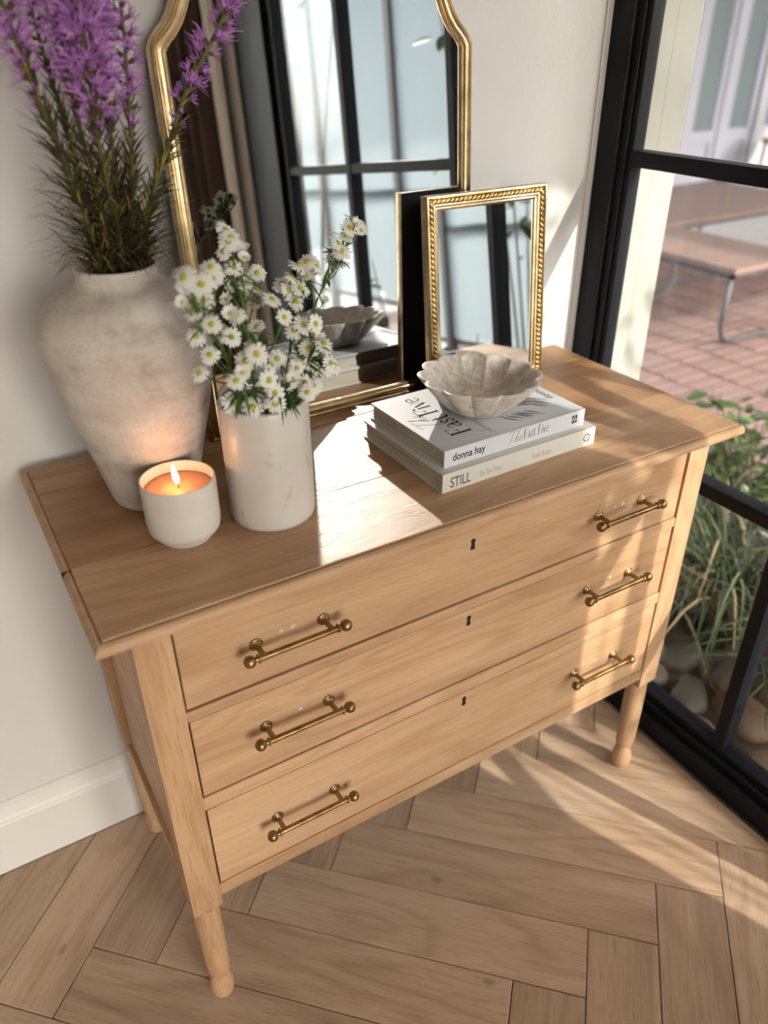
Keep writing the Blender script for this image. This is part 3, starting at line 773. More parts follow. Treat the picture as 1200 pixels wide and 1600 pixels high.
# ================================================================== things on the chest
# tall clay vase
VX, VY_ = .1108, .2489
vase = thing('clay_vase', (VX, VY_, H), 'tall chalky off-white clay vase holding purple flower spikes', 'vase')
def claymat():
    m = mat('chalky_clay', (.72,.66,.60), .9, spec=.15); g = NT(m); v = g.coords((1,1,1))
    vs_ = g.coords((3,3,16))
    a = g.noise(v, 14, 6, .65, .6); b = g.noise(vs_, 2.2, 4, .6); sp = g.noise(v, 230, 2, .5)
    c = g.ramp(g.math('ADD', g.math('MULTIPLY', a, .62), g.math('MULTIPLY', b, .38)), [(.36,(.37,.325,.285)),(.47,(.51,.465,.42)),(.60,(.61,.57,.525))])
    c = g.mix(c, (.36,.31,.27), g.math('MULTIPLY', g.ramp(sp, [(.60,(0,0,0)),(.72,(1,1,1))]), .45))
    g.l(c, g.b.inputs['Base Color']); g.bump(g.math('ADD', g.math('MULTIPLY', sp, .35), g.math('ADD', a, b)), .004, .4); return m
M_clay = claymat()
vp = [(.0001,0),(.050,0),(.0545,.003),(.0575,.012),(.0625,.035),(.0690,.060),(.0770,.090),(.0845,.120),(.0905,.150),(.0960,.178),(.0995,.200),(.1010,.218),(.1000,.236),(.0955,.251),(.0875,.263),(.0765,.272),(.0640,.2785),(.0540,.2825),(.0490,.2855),(.0468,.2895),(.0462,.2960),(.0468,.3010),(.0462,.3030),(.0440,.3038),(.0420,.3020),(.0412,.2900),(.0425,.2780),(.070,.262),(.088,.235),(.088,.20),(.06,.06),(.045,.012),(.0001,.012)]
mb = MB(); mb.lathe([(r*(1+.006*math.sin(60*z)), z) for r, z in vp], (VX, VY_, H), 72); build('body', mb, M_clay, vase, True)
# marble cylinder vase
CX, CY_ = .2258, .1215
mv = thing('marble_vase', (CX, CY_, H), 'white marble cylinder vase holding small white daisies', 'vase')
M_marble = speckled('white_marble', (.62,.59,.55), (.55,.52,.485), 7, .34, 0, 5, (16, .64, (.36,.34,.315)))
mb = MB(); mb.lathe([(.0001,0),(.0500,0),(.0526,.0012),(.0540,.005),(.0545,.012),(.0545,.150),(.0543,.1565),(.0530,.1590),(.0505,.1595),(.0490,.1580),(.0485,.150),(.0480,.02),(.0001,.014)], (CX, CY_, H), 72)
build('body', mb, M_marble, mv, True)
# candle in a pale jar
JX, JY = .1102, .1250
cj = thing('candle_jar', (JX, JY, H), 'lit candle in a matt off-white jar with a narrow foot', 'candle')
M_jar = speckled('jar_glaze', (.62,.575,.525), (.58,.535,.485), 25, .6)
mb = MB(); mb.lathe([(.0001,0),(.0300,0),(.0318,.0010),(.0325,.0040),(.0335,.0065),(.0390,.0100),(.0425,.0145),(.0440,.0200),(.0447,.030),(.0447,.078),(.0444,.0812),(.0434,.0822),(.0421,.0815),(.0415,.0790),(.0412,.060),(.0001,.060)], (JX, JY, H), 64)
build('jar', mb, M_jar, cj, True)
M_wax = mat('warm_wax', (.52,.27,.15), .35); wb = M_wax.node_tree.nodes['Principled BSDF']
wb.inputs['Subsurface Weight'].default_value = .5; wb.inputs['Subsurface Radius'].default_value = (.02,.008,.004); wb.inputs['Subsurface Scale'].default_value = .5
mb = MB(); mb.lathe([(.0411,.0602),(.0411,.0690),(.036,.0684),(.020,.0676),(.0001,.0674)], (JX, JY, H), 48); build('wax', mb, M_wax, cj, True)
wick = [(JX, JY, H+.0670), (JX+.0002, JY, H+.0725), (JX+.0012, JY-.0002, H+.0755), (JX+.0036, JY-.0004, H+.0772)]
mb = MB(); mb.tube(smoothpath(wick, 8), .0006, 6); build('wick', mb, mat('charred_wick', (.02,.012,.01), .9), cj, True)
def flamemat():
    m = bpy.data.materials.new('flame'); m.use_nodes = True; t = m.node_tree; t.nodes.clear()
    o = t.nodes.new('ShaderNodeOutputMaterial'); e = t.nodes.new('ShaderNodeEmission'); r = t.nodes.new('ShaderNodeValToRGB'); tc = t.nodes.new('ShaderNodeTexCoord'); sp = t.nodes.new('ShaderNodeSeparateXYZ')
    t.links.new(tc.outputs['Generated'], sp.inputs[0]); t.links.new(sp.outputs[2], r.inputs[0])
    el = r.color_ramp.elements; el[0].position = 0; el[0].color = (.9,.30,.06,1); el[1].position = .28; el[1].color = (1,.74,.30,1)
    x = el.new(.6); x.color = (1,.88,.52,1); x = el.new(1.0); x.color = (1,.62,.16,1)
    e.inputs[1].default_value = 9.0; t.links.new(r.outputs[0], e.inputs[0]); t.links.new(e.outputs[0], o.inputs[0]); return m
mb = MB(); fl = [(.0003,0),(.0022,.002),(.0034,.0055),(.0037,.009),(.0033,.014),(.0024,.019),(.0013,.0235),(.0002,.0275)]
vs_ = MB(); vs_.lathe(fl, (0,0,0), 20)
for v in vs_.v: mb.v.append((v[0]+JX-.0006-.10*v[2], v[1]+JY, v[2]+H+.0725))
mb.f = vs_.f; mb.m = vs_.m; build('flame', mb, flamemat(), cj, True)
fl = bpy.data.lights.new('candle_flame_light', 'POINT'); fl.energy = .085; fl.color = (1.0,.38,.19); fl.shadow_soft_size = .006
flo = bpy.data.objects.new('candle_flame_light', fl); COL.objects.link(flo); flo.location = (JX-.002, JY, H+.084)
# faint stamped lines on the jar
M_stamp = mat('stamp', (.62,.57,.52), .7)
for zz, a0, n in ((.052, -2.46, 6), (.034, -2.46, 9), (.029, -2.44, 8), (.024, -2.46, 5)):
    mb = MB()
    for i in range(n):
        a = a0 + i*.045; hgt = .0045 if n == 6 else .0018
        for s in (0, 1):
            p0 = (JX+.0449*math.cos(a+.014*s), JY+.0449*math.sin(a+.014*s)); p1 = (JX+.0449*math.cos(a+.014*s+.008), JY+.0449*math.sin(a+.014*s+.008))
            mb.add([(*p0,H+zz),(*p1,H+zz),(*p1,H+zz+hgt),(*p0,H+zz+hgt)], [(0,1,2,3)])
    build('stamped_line', mb, M_stamp, cj)

# ---------------------------------------------------------------- lettering
def ribbon_poly(mb, pts, w, place, h):
    """flat stroke with round-ish joins; w a number or list"""
    P = [Vector(p) for p in pts]; n = len(P)
    W_ = w if hasattr(w, '__len__') else [w]*n; vs = []
    for i in range(n):
        t = (P[min(i+1,n-1)]-P[max(i-1,0)]).normalized(); nn = Vector((-t.y, t.x))
        for s in (-.5, .5): q = P[i] + nn*W_[i]*s; vs.append(place(q.x, q.y, h))
    mb.add(vs, [(2*i, 2*i+1, 2*i+3, 2*i+2) for i in range(n-1)])
def sm2(pts, n=10): return [(p.x, p.y) for p in smoothpath([(x, y, 0) for x, y in pts], n)]
SERIF = {
 'F': (.66, [([(.2,0),(.2,1)], .12), ([(.06,.985),(.66,.985)], .035), ([(.645,1.0),(.645,.76)], .035), ([(.2,.53),(.48,.53)], .035), ([(.47,.64),(.47,.42)], .035), ([(.05,.018),(.36,.018)], .036)]),
 'a': (.52, [([(.40,.46),(.40,.08),(.44,.02),(.5,.03)], .10), (sm2([(.09,.48),(.16,.6),(.30,.61),(.40,.46)]), .05), (sm2([(.40,.34),(.22,.30),(.08,.15),(.18,.01),(.32,.05),(.40,.15)]), .07)]),
 's': (.42, [(sm2([(.34,.46),(.28,.60),(.15,.60),(.09,.47),(.20,.34),(.32,.20),(.27,.03),(.14,.01),(.06,.17)], 18), .065)]),
 't': (.36, [([(.15,.82),(.15,.1),(.2,.02),(.28,.02),(.33,.1)], .09), ([(.02,.6),(.31,.6)], .035)]),
 'i': (.28, [([(.13,0),(.13,.6)], .10), ([(.02,.016),(.25,.016)], .032), ([(.03,.6),(.13,.6)], .03), ([(.07,.82),(.19,.82)], .12)]),
 'v': (.46, [([(.05,.6),(.24,.0)], .10), ([(.24,.0),(.43,.6)], .035), ([(.0,.6),(.14,.6)], .03), ([(.35,.6),(.5,.6)], .03)]),
 'e': (.48, [(sm2([(.09,.36),(.30,.36),(.42,.37),(.38,.54),(.25,.61),(.12,.52),(.07,.30),(.13,.08),(.27,.0),(.43,.13)], 22), .055)]),
 'h': (.52, [([(.13,0),(.13,1)], .09), (sm2([(.13,.42),(.26,.6),(.39,.5),(.40,.3),(.40,0)]), .075), ([(.02,.016),(.24,.016)], .03), ([(.3,.016),(.5,.016)], .03)]),
 'l': (.26, [([(.13,0),(.13,1)], .09), ([(.02,.016),(.24,.016)], .03)]),
 'o': (.52, [(sm2([(.25,.61),(.08,.45),(.08,.15),(.25,0),(.42,.15),(.42,.45),(.25,.61)], 22), .06)]),
 'w': (.66, [([(.04,.6),(.18,0)], .08), ([(.18,0),(.33,.6)], .03), ([(.33,.6),(.46,0)], .08), ([(.46,0),(.61,.6)], .03)]),
 'm': (.78, [([(.12,0),(.12,.6)], .08), (sm2([(.12,.42),(.25,.6),(.37,.48),(.37,0)]), .07), (sm2([(.37,.42),(.50,.6),(.63,.48),(.63,0)]), .07)]),
 'n': (.52, [([(.12,0),(.12,.6)], .08), (sm2([(.12,.42),(.26,.6),(.39,.48),(.39,0)]), .07)]),
 'T': (.70, [([(.35,0),(.35,.98)], .10), ([(.05,.98),(.65,.98)], .035), ([(.05,1.0),(.05,.8)], .03), ([(.65,1.0),(.65,.8)], .03), ([(.22,.016),(.48,.016)], .03)]),
 'S': (.55, [(sm2([(.44,.78),(.34,.98),(.17,.96),(.10,.76),(.26,.55),(.44,.34),(.38,.06),(.18,.01),(.07,.22)], 20), .075)]),
 'H': (.80, [([(.15,0),(.15,1)], .1), ([(.63,0),(.63,1)], .1), ([(.15,.52),(.63,.52)], .035)]),
 'N': (.78, [([(.14,0),(.14,1)], .04), ([(.14,1),(.62,0)], .1), ([(.62,0),(.62,1)], .04)]),
 'W': (1.0, [([(.05,1),(.28,0)], .1), ([(.28,0),(.5,.95)], .035), ([(.5,.95),(.72,0)], .1), ([(.72,0),(.93,1)], .035)]),
 'u': (.52, [(sm2([(.12,.6),(.12,.15),(.22,.01),(.39,.15)]), .07), ([(.39,.6),(.39,0)], .08)]),
 ' ': (.30, [])}
SCRIPT = {   # thin sloping hand
 'T': (.62, [(sm2([(.02,.80),(.12,.95),(.45,.93),(.80,1.03)]), .035), (sm2([(.50,.95),(.34,.5),(.16,.0),(.04,-.16)]), .04)]),
 'h': (.46, [(sm2([(.02,.05),(.30,.62),(.46,.98),(.36,.86),(.18,.30),(.10,.0)], 16), .03), (sm2([(.12,.1),(.28,.42),(.36,.40),(.30,.12),(.38,.02),(.48,.14)], 14), .03)]),
 'e': (.36, [(sm2([(.02,.14),(.24,.30),(.26,.44),(.14,.40),(.07,.16),(.16,.0),(.36,.14)], 16), .03)]),
 'r': (.34, [(sm2([(.02,.05),(.14,.40),(.26,.40),(.20,.1),(.34,.12)], 12), .03)]), 'i': (.24, [(sm2([(.02,.1),(.14,.42),(.12,.05),(.24,.12)], 10), .03)]),
 'o': (.36, [(sm2([(.22,.42),(.06,.30),(.08,.04),(.24,.06),(.28,.32),(.20,.42),(.36,.34)], 16), .03)]), 'n': (.42, [(sm2([(.02,.05),(.12,.42),(.10,.02),(.26,.40),(.30,.05),(.42,.14)], 14), .03)]),
 's': (.30, [(sm2([(.02,.08),(.18,.44),(.22,.2),(.14,.0),(.04,.06)], 12), .03)]), 'g': (.40, [(sm2([(.24,.40),(.06,.30),(.10,.06),(.26,.38),(.18,-.35),(.02,-.30),(.40,.12)], 18), .03)]), ' ': (.24, [])}
def lettering(text, font, size, place, h, mb, xs=1.0, slant=0.0, weight=1.0):
    x = 0.0
    for ch_ in text:
        adv, strokes = font[ch_]
        for pts, w in strokes:
            ribbon_poly(mb, [((x + px*xs + slant*py)*size, py*size) for px, py in pts], w*size*weight if not hasattr(w,'__len__') else [k*size for k in w], place, h)
        x += adv*xs
    return x*size
def fonttext(body, size, place, xs=1.0, bold=0.0):
    """Blender's built-in sans face turned into flat mesh lettering"""
    cu = bpy.data.curves.new('lettering', 'FONT'); cu.body = body; cu.size = size; cu.offset = bold
    ob = bpy.data.objects.new('lettering_tmp', cu); COL.objects.link(ob)
    dg = bpy.context.evaluated_depsgraph_get(); me = bpy.data.meshes.new_from_object(ob.evaluated_get(dg))
    COL.objects.unlink(ob); bpy.data.objects.remove(ob)
    mb = MB(); mb.add([place(v.co.x*xs, v.co.y, 0) for v in me.vertices], [tuple(p.vertices) for p in me.polygons]); return mb

# ---------------------------------------------------------------- books
M_cover2 = mat('cool_white_cover', (.60,.62,.66), .5, spec=.25)
M_cover1 = mat('cream_cover', (.62,.605,.55), .5, spec=.4)
M_ink = mat('black_ink', (.012,.012,.014), .8, spec=.08); M_grey = mat('grey_ink', (.13,.125,.115), .8, spec=.08); M_pale = mat('pale_ink', (.34,.33,.30), .8, spec=.1); M_mid = mat('soft_grey_ink', (.17,.17,.18), .8, spec=.08)
M_page = speckled('page_edges', (.72,.67,.57), (.40,.36,.29), 1.0, .8, 0, 2, None, .2, (4, 4, 900))
def book(name, x, y, z, yaw, L, D, T, mcover, label):
    root = thing(name, (x, y, z), label, 'book', 'books stacked under the bowl')
    Rm = Matrix.Translation((x, y, z)) @ Matrix.Rotation(yaw, 4, 'Z')
    def P(a, b, c): return tuple(Rm @ Vector((a, b, c)))
    def bx(name, a, m, par=root, bev=.0006):
        mb = MB(); mb.box(*a); mb.v = [P(*v) for v in mb.v]; return build(name, mb, m, par, bevel=bev)
    ct = .0026
    bx('back_cover', (0, L, .0006, D, 0, ct), mcover); bx('front_cover', (0, L, .0006, D, T-ct, T), mcover)
    bx('spine', (0, L, 0, .0026, 0, T), mcover)
    pg = bx('page_block', (.004, L-.004, .0027, D-.005, ct, T-ct), M_page, root, 0)
    # gatherings: thin sheets proud of the block at both ends, so the edges show as pages
    n = 9; mb = MB()
    for i in range(n):
        z0 = ct + (T-2*ct)*i/n; e = .0006*(i % 2) + random.uniform(0,.0003)
        mb.box(.0034-e, L-.0034+e, .003, D-.0046+e, z0+.0001, z0+(T-2*ct)/n-.0004)
    mb.v = [P(*v) for v in mb.v]; build('gathering', mb, M_page, pg)
    gl = bx('hinge_groove', (0.001, L-.001, .0075, .0095, T-.0002, T+.00005), mcover, root, 0)
    return root, P
b1, P1 = book('cream_book', .4366, .0413, H, math.radians(1.2), .2800, .205, .0285, M_cover1, 'cream hardback lettered STILL, the lower of the two books')
b2, P2 = book('white_book', .4480, .0550, H+.0286, math.radians(1.2), .2555, .190, .0262, M_cover2, 'cool white hardback with big serif title, lying on the cream book')
def spine_place(P, x0, z0): return lambda a, b, h=0: P(x0+a, -.00012, z0+b)
build('spine_lettering', fonttext('donna hay', .0160, spine_place(P2, .0135, .0082), .84, .0002), M_ink, b2)
mb = MB(); w = lettering('The ', SCRIPT, .0185, spine_place(P2, .110, .0072), 0, mb, .95, .10, 1.2)
lettering('Fast Five', SERIF, .0150, spine_place(P2, .110+w*.92, .0082), 0, mb, .78, 0, 1.0); build('spine_title', mb, M_mid, b2)
mb = MB(); pl = spine_place(P2, .2300, .0080)
for a, b, c, d in ((0,.0064,0,.0046),(.0074,.0100,0,.0046),(0,.0064,.0060,.0122),(.0074,.0100,.0060,.0122)):
    mb.add([pl(a,c),pl(b,c),pl(b,d),pl(a,d)], [(0,1,2,3)])
build('publisher_mark', mb, M_ink, b2)
mb = MB(); pl2 = lambda a, b, h=0: P2(.2300+a, -.0002, .0080+b)
ribbon_poly(mb, sm2([(.0015,.0075),(.0030,.0105),(.0052,.0098),(.0040,.0085),(.0020,.0088),(.0030,.0072),(.0056,.0078)], 16), .0007, lambda a,b,h: pl2(a,b), 0); ribbon_poly(mb, [(.0010,.0010),(.0030,.0036),(.0052,.0034)], .0007, lambda a,b,h: pl2(a,b), 0)
build('publisher_mark_line', mb, M_cover2, b2)
# lower book
build('spine_title', fonttext('STILL', .0215, spine_place(P1, .0125, .0058), .70, .0003), M_grey, b1)
mb = MB(); lettering('The Slow Home', SERIF, .0088, spine_place(P1, .0620, .0085), 0, mb, .66, 0, 1.0); build('spine_subtitle', mb, M_pale, b1)
mb = MB(); lettering('Natalie Walton', SERIF, .0085, spine_place(P1, .1560, .0085), 0, mb, .66, 0, 1.0); build('spine_author', mb, M_pale, b1)
mb = MB(); pl = spine_place(P1, .2630, .0140)
ribbon_poly(mb, [(.0058*math.cos(t), .0058*math.sin(t)) for t in [2*math.pi*k/24 for k in range(25)]], .0020, lambda a,b,h: pl(a,b), 0)
ribbon_poly(mb, [(.0035,-.0045),(.0066,-.0066)], .0018, lambda a,b,h: pl(a,b), 0); ribbon_poly(mb, [(-.0015,.0022),(-.0015,-.0022)], .0010, lambda a,b,h: pl(a,b), 0); ribbon_poly(mb, [(.0012,.0022),(.0012,-.0022)], .0010, lambda a,b,h: pl(a,b), 0)
build('publisher_roundel', mb, M_grey, b1)
# front cover print of the upper book: the title reads from the wall side
T2 = .0262 + .00008
def cover(x0, y0, ang):
    c, s = math.cos(ang), math.sin(ang)
    return lambda a, b, h=0: P2(x0 + a*c - b*s, y0 + a*s + b*c, T2 + h)
A90 = math.radians(90)
# reading direction runs towards the wall, letters' tops point to the left end of the book
mb = MB(); lettering('Fast', SERIF, .0345, cover(.0710, .0290, A90), 0, mb, 1.0); build('cover_title', mb, M_ink, b2)
mb = MB(); lettering('Five', SERIF, .0345, cover(.0690, .1050, A90), 0, mb, 1.04); build('cover_title', mb, M_ink, b2)
mb = MB(); lettering('The', SCRIPT, .0290, cover(.0400, .0690, A90), 0, mb, 1.1, .10, 1.1); build('cover_script', mb, M_mid, b2)
mb = MB(); lettering('shortens', {**SCRIPT, 't': SCRIPT['i']}, .0190, cover(.0960, .0120, A90), 0, mb, .9, .1, 1.1); build('cover_script', mb, M_mid, b2)
def cv(a, b, h=0): return P2(a, b, T2 + h)
o = build('cover_author', fonttext('donna hay', .0190, cover(.2450, .0560, A90), .85, .0003), M_grey, b2)
# grey drawing on the cover, partly under the bowl
mb = MB()
for k in range(15):
    a0 = .5 + .09*k; r = .030 + .0017*k
    pts = [(.176 + (r+.006*math.sin(3*t+k))*math.cos(t)*1.05, .030 + (r*.92)*math.sin(t)*1.2) for t in [a0*.25 + 2.3*i/12 for i in range(13)]]
    ribbon_poly(mb, pts, [.0004+.0022*math.sin(math.pi*i/12)*(.5+.5*math.sin(k*1.9+i*.4)**2) for i in range(13)], lambda a,b,h: cv(a,b,.00001*k), 0)
build('cover_drawing', mb, M_mid, b2)
mb = MB()
for k in range(6):
    pts = [(.130+.009*k+.004*i+.002*math.sin(k), .046-.0055*i+.002*math.cos(2*k+i)) for i in range(6)]
    ribbon_poly(mb, pts, [.0012,.0030,.0040,.0034,.0020,.0005], lambda a,b,h: cv(a,b,.00002), 0)
build('cover_drawing_dark', mb, M_grey, b2)

# ---------------------------------------------------------------- scalloped stone bowl
BX, BY, BZ = .5720, .1480, H+.0286+.0264
bowl = thing('scalloped_bowl', (BX, BY, BZ), 'scalloped beige marble bowl sitting on the books', 'bowl')
def bowlmat():
    m = mat('beige_marble', (.66,.60,.54), .38, spec=.45); g = NT(m); v = g.coords()
    a = g.noise(v, 62, 6, .66, .9); b = g.noise(v, 24, 4, .55, 1.6); sp = g.noise(v, 130, 3, .5, .4)
    c = g.ramp(a, [(.32,(.44,.385,.335)),(.48,(.62,.56,.50)),(.66,(.76,.71,.65))])
    c = g.mix(c, (.38,.32,.275), g.math('MULTIPLY', g.ramp(b, [(.56,(0,0,0)),(.66,(1,1,1))]), .55))
    c = g.mix(c, (.86,.83,.79), g.math('MULTIPLY', g.ramp(sp, [(.60,(0,0,0)),(.70,(1,1,1))]), .6))
    g.l(c, g.b.inputs['Base Color']); return m
mb = MB(); NB = 12; sg = 168
def lobe(t): return abs(math.cos(NB*t/2))**.8
bprof = [(0.0,.0,0),(.036,.0,0),(.0405,.0006,.0),(.0455,.0040,.45),(.0560,.0130,.8),(.0680,.0260,.95),(.0790,.0400,1.0),(.0868,.0500,1.0),(.0878,.0520,1.0),(.0866,.0530,1.0),(.0835,.0524,1.0),(.0815,.0500,1.0),(.0735,.0390,1.05),(.0620,.0270,1.05),(.0495,.0160,.85),(.0380,.0100,.5),(.0200,.0075,.0),(.0,.0070,0)]
vs_ = []
for r, z, s in bprof:
    for k in range(sg):
        t = 2*math.pi*k/sg; f = 1.04 - .115*s*(1-lobe(t)); zz = z - .0022*s*s*(1-lobe(t))*(1 if z > .03 else z/.03)
        rr = max(r, .0002)*f; vs_.append((BX+rr*math.cos(t), BY+rr*math.sin(t), BZ+zz))
mb.add(vs_, [(i*sg+k, i*sg+(k+1)%sg, (i+1)*sg+(k+1)%sg, (i+1)*sg+k) for i in range(len(bprof)-1) for k in range(sg)])
build('body', mb, bowlmat(), bowl, True, 60)

# ================================================================== flowers
# purple blazing-star stems: stem, narrow leaves, and each tuft of the spike
M_stem = mat('olive_stem', (.115,.12,.04), .6, spec=.2); M_lv = [mat('leaf_olive', (.085,.09,.035), .6, spec=.2), mat('leaf_brown', (.085,.055,.03), .7, spec=.2), mat('leaf_yellow', (.36,.27,.06), .6, spec=.2)]
M_pur = mat('purple_filament', (.50,.23,.60), .6, spec=.2); M_pur2 = mat('deep_purple', (.33,.125,.42), .6, spec=.2); M_cal = mat('calyx', (.115,.07,.055), .7, spec=.2)
def floretmesh(seed, L):
    rnd = random.Random(seed); mb = MB()
    mb.lathe([(.0008,0),(.0026,.003),(.0034,.0065),(.0026,.0095),(.0008,.0105)], (0,0,0), 7, 0)
    for i in range(20):
        a = 2*math.pi*i/20 + rnd.uniform(-.2,.2); sp = rnd.uniform(.25, 1.0); l = L*rnd.uniform(.7,1.15)
        d = Vector((math.cos(a), math.sin(a), 0)); cu = rnd.uniform(-.4,.6)
        pts = [Vector((0,0,.0085)) + d*.0015 + (d*(sp*l*t*(1+.2*t)) + Vector((0,0,l*(t - cu*t*t*.6))) + Vector((-d.y,d.x,0))*l*.25*math.sin(2.4*t)*(1 if i%2 else -1)) for t in (0,.3,.55,.8,1.0)]
        mb.ribbon(pts, [.0017,.0016,.0014,.0012,.0006], Vector((-d.y, d.x, .3)).normalized(), 1 if i % 3 else 2)
    me = mb.mesh('floret', True)
    for m in (M_cal, M_pur, M_pur2): me.materials.append(m)
    return me
FL = [floretmesh(100+i, .0125+.0012*i) for i in range(4)]
BUD = floretmesh(120, .0045)
LI = [('l1', [(.100,.245,1.03),(.092,.241,1.12),(.079,.235,1.189),(.066,.229,1.25),(.055,.225,1.304),(.048,.225,1.35),(.040,.225,1.405),(.030,.225,1.47)], .44, .021, 46, 'leftmost purple spike in the clay vase, leaning to the left edge'),
      ('l2', [(.108,.255,1.03),(.108,.267,1.113),(.098,.280,1.181),(.094,.292,1.245),(.089,.300,1.307),(.085,.300,1.352),(.081,.300,1.41)], .52, .014, 30, 'thin purple spike second from the left, behind the leftmost one'),
      ('c1', [(.106,.246,1.03),(.106,.242,1.118),(.103,.238,1.183),(.097,.233,1.246),(.097,.230,1.303),(.102,.230,1.35),(.108,.230,1.42),(.112,.23,1.48)], .45, .024, 54, 'thick purple spike left of the centre of the bunch'),
      ('c2', [(.115,.243,1.03),(.117,.232,1.119),(.113,.220,1.178),(.108,.207,1.235),(.110,.200,1.297),(.113,.200,1.35),(.117,.200,1.42),(.12,.2,1.47)], .40, .027, 62, 'fullest lilac spike at the front of the bunch'),
      ('c3', [(.122,.250,1.03),(.134,.253,1.113),(.147,.256,1.177),(.156,.258,1.235),(.163,.260,1.295),(.167,.260,1.352),(.171,.26,1.42)], .44, .017, 38, 'slim upright purple spike on the right of the centre'),
      ('c4', [(.118,.256,1.03),(.129,.263,1.111),(.135,.274,1.169),(.140,.284,1.233),(.146,.290,1.301),(.150,.290,1.353),(.158,.29,1.43)], .46, .021, 44, 'purple spike at the back, between the fullest and the slim one'),
      ('r1', [(.120,.252,1.03),(.149,.256,1.119),(.172,.262,1.167),(.197,.267,1.212),(.229,.270,1.268),(.277,.270,1.332),(.307,.270,1.377),(.35,.268,1.43)], .46, .019, 44, 'purple spike leaning right across the arched mirror')]
for idx, (nm, ctrl, t0, R_, nf, lab) in enumerate(LI):
    rnd = random.Random(500+idx); pts = smoothpath(ctrl, 44)
    root = thing('blazing_star_stem', ctrl[0], lab, 'flower', 'purple flower stems in the clay vase')
    mb = MB(); mb.tube(pts, [.0032*(1-.5*k/43) for k in range(44)], 7); build('stem', mb, M_stem, root, True)
    mb = MB()
    for k in range(300):
        t = .105 + (t0+.05)*rnd.random()**1.9; j = int(t*43); p = pts[j]; tan = (pts[min(j+1,43)]-pts[max(j-1,0)]).normalized()
        a = rnd.uniform(0, 6.28); u = tan.orthogonal().normalized(); d = (Quaternion(tan, a) @ u)
        low = 1 - (t-.17)/max(.01, t0-.01); L = (.011 + .036*max(0,low))*rnd.uniform(.5,1.5); dr = rnd.uniform(-.7,.4)*max(0,low)
        q = [p + tan*(L*(1.05*s - .5*(1-dr*.0)*s*s*(.3+max(0,low)*.5))) + d*(.002 + L*(.55+.35*max(0,low))*s**1.15) + Vector((0,0,-.25*L*s*s*max(0,low)*rnd.uniform(0,1.6))) for s in (0,.35,.7,1)]
        sd = tan.cross(d); mb.ribbon(q, [.0024,.0022,.0016,.0004], sd, rnd.choices((0,1,2), (.42,.46,.12))[0])
    build('leaves', mb, M_lv, root, True)
    for k in range(nf):
        t = t0 + (1-t0)*(k+.5)/nf; jf = t*43; j = min(int(jf), 42); p = pts[j].lerp(pts[j+1], jf-j); tan = (pts[min(j+1,43)]-pts[max(j-1,0)]).normalized()
        a = k*2.399 + rnd.uniform(-.3,.3); u = Vector((0,1,0)) - tan*tan.y; u.normalize(); d = Quaternion(tan, a) @ u
        grow = min(1, .45 + 3.2*(k/nf)); ax = (d*.86 + tan*.5).normalized()
        bud = rnd.random() < (.30 if k/nf < .25 else .08)
        o = bpy.data.objects.new('floret', BUD if bud else rnd.choice(FL)); COL.objects.link(o); o.parent = root; o.matrix_parent_inverse = Matrix.Translation(-Vector(ctrl[0]))
        sc_ = R_/.0235*rnd.uniform(.85,1.2)*grow; o.scale = (sc_,)*3; o.location = p + d*.0015
        o.rotation_mode = 'QUATERNION'; o.rotation_quaternion = ax.to_track_quat('Z','Y') @ Quaternion((0,0,1), rnd.uniform(0,6.28))

# white daisies: sprays of small blossoms, each with a yellow-green eye
M_pet = mat('white_petal', (.72,.72,.69), .6, spec=.2); M_eye = speckled('daisy_eye', (.50,.47,.05), (.33,.36,.04), 300, .8, 0); M_gst = mat('green_stem', (.10,.17,.035), .55, spec=.25); M_glf = mat('green_leaf', (.055,.115,.025), .5, spec=.3)
def blossom(seed, n, R, cup):
    rnd = random.Random(seed); mb = MB()
    for i in range(n):
        a = 2*math.pi*i/n + rnd.uniform(-.08,.08); d = Vector((math.cos(a), math.sin(a), 0)); l = R*rnd.uniform(.85,1.08); c = cup + rnd.uniform(-.12,.12)
        pts = [Vector((0,0,.0004)) + d*(l*t) + Vector((0,0,l*(c*t - .35*t*t))) for t in (.18,.55,.85,1.0)]
        mb.ribbon(pts, [.0013,.0029,.0027,.0010], Vector((-d.y,d.x,0)), 0)
    mb.lathe([(.0004,-.0042),(.0016,-.0030),(.0022,-.0008),(.0016,.0004)], (0,0,0), 8, 1)
    me = mb.mesh('blossom', True); me.materials.append(M_pet); me.materials.append(M_gst); return me
BLS = [blossom(1,17,.0125,.12), blossom(2,19,.0118,.22), blossom(3,16,.0105,.42), blossom(4,15,.0085,.9)]
mb = MB(); mb.lathe([(.0034,-.0004),(.0037,.0008),(.0030,.0019),(.0016,.0026),(.0001,.0028)], (0,0,0), 12); EYE = mb.mesh('flower_eye', True); EYE.materials.append(M_eye)
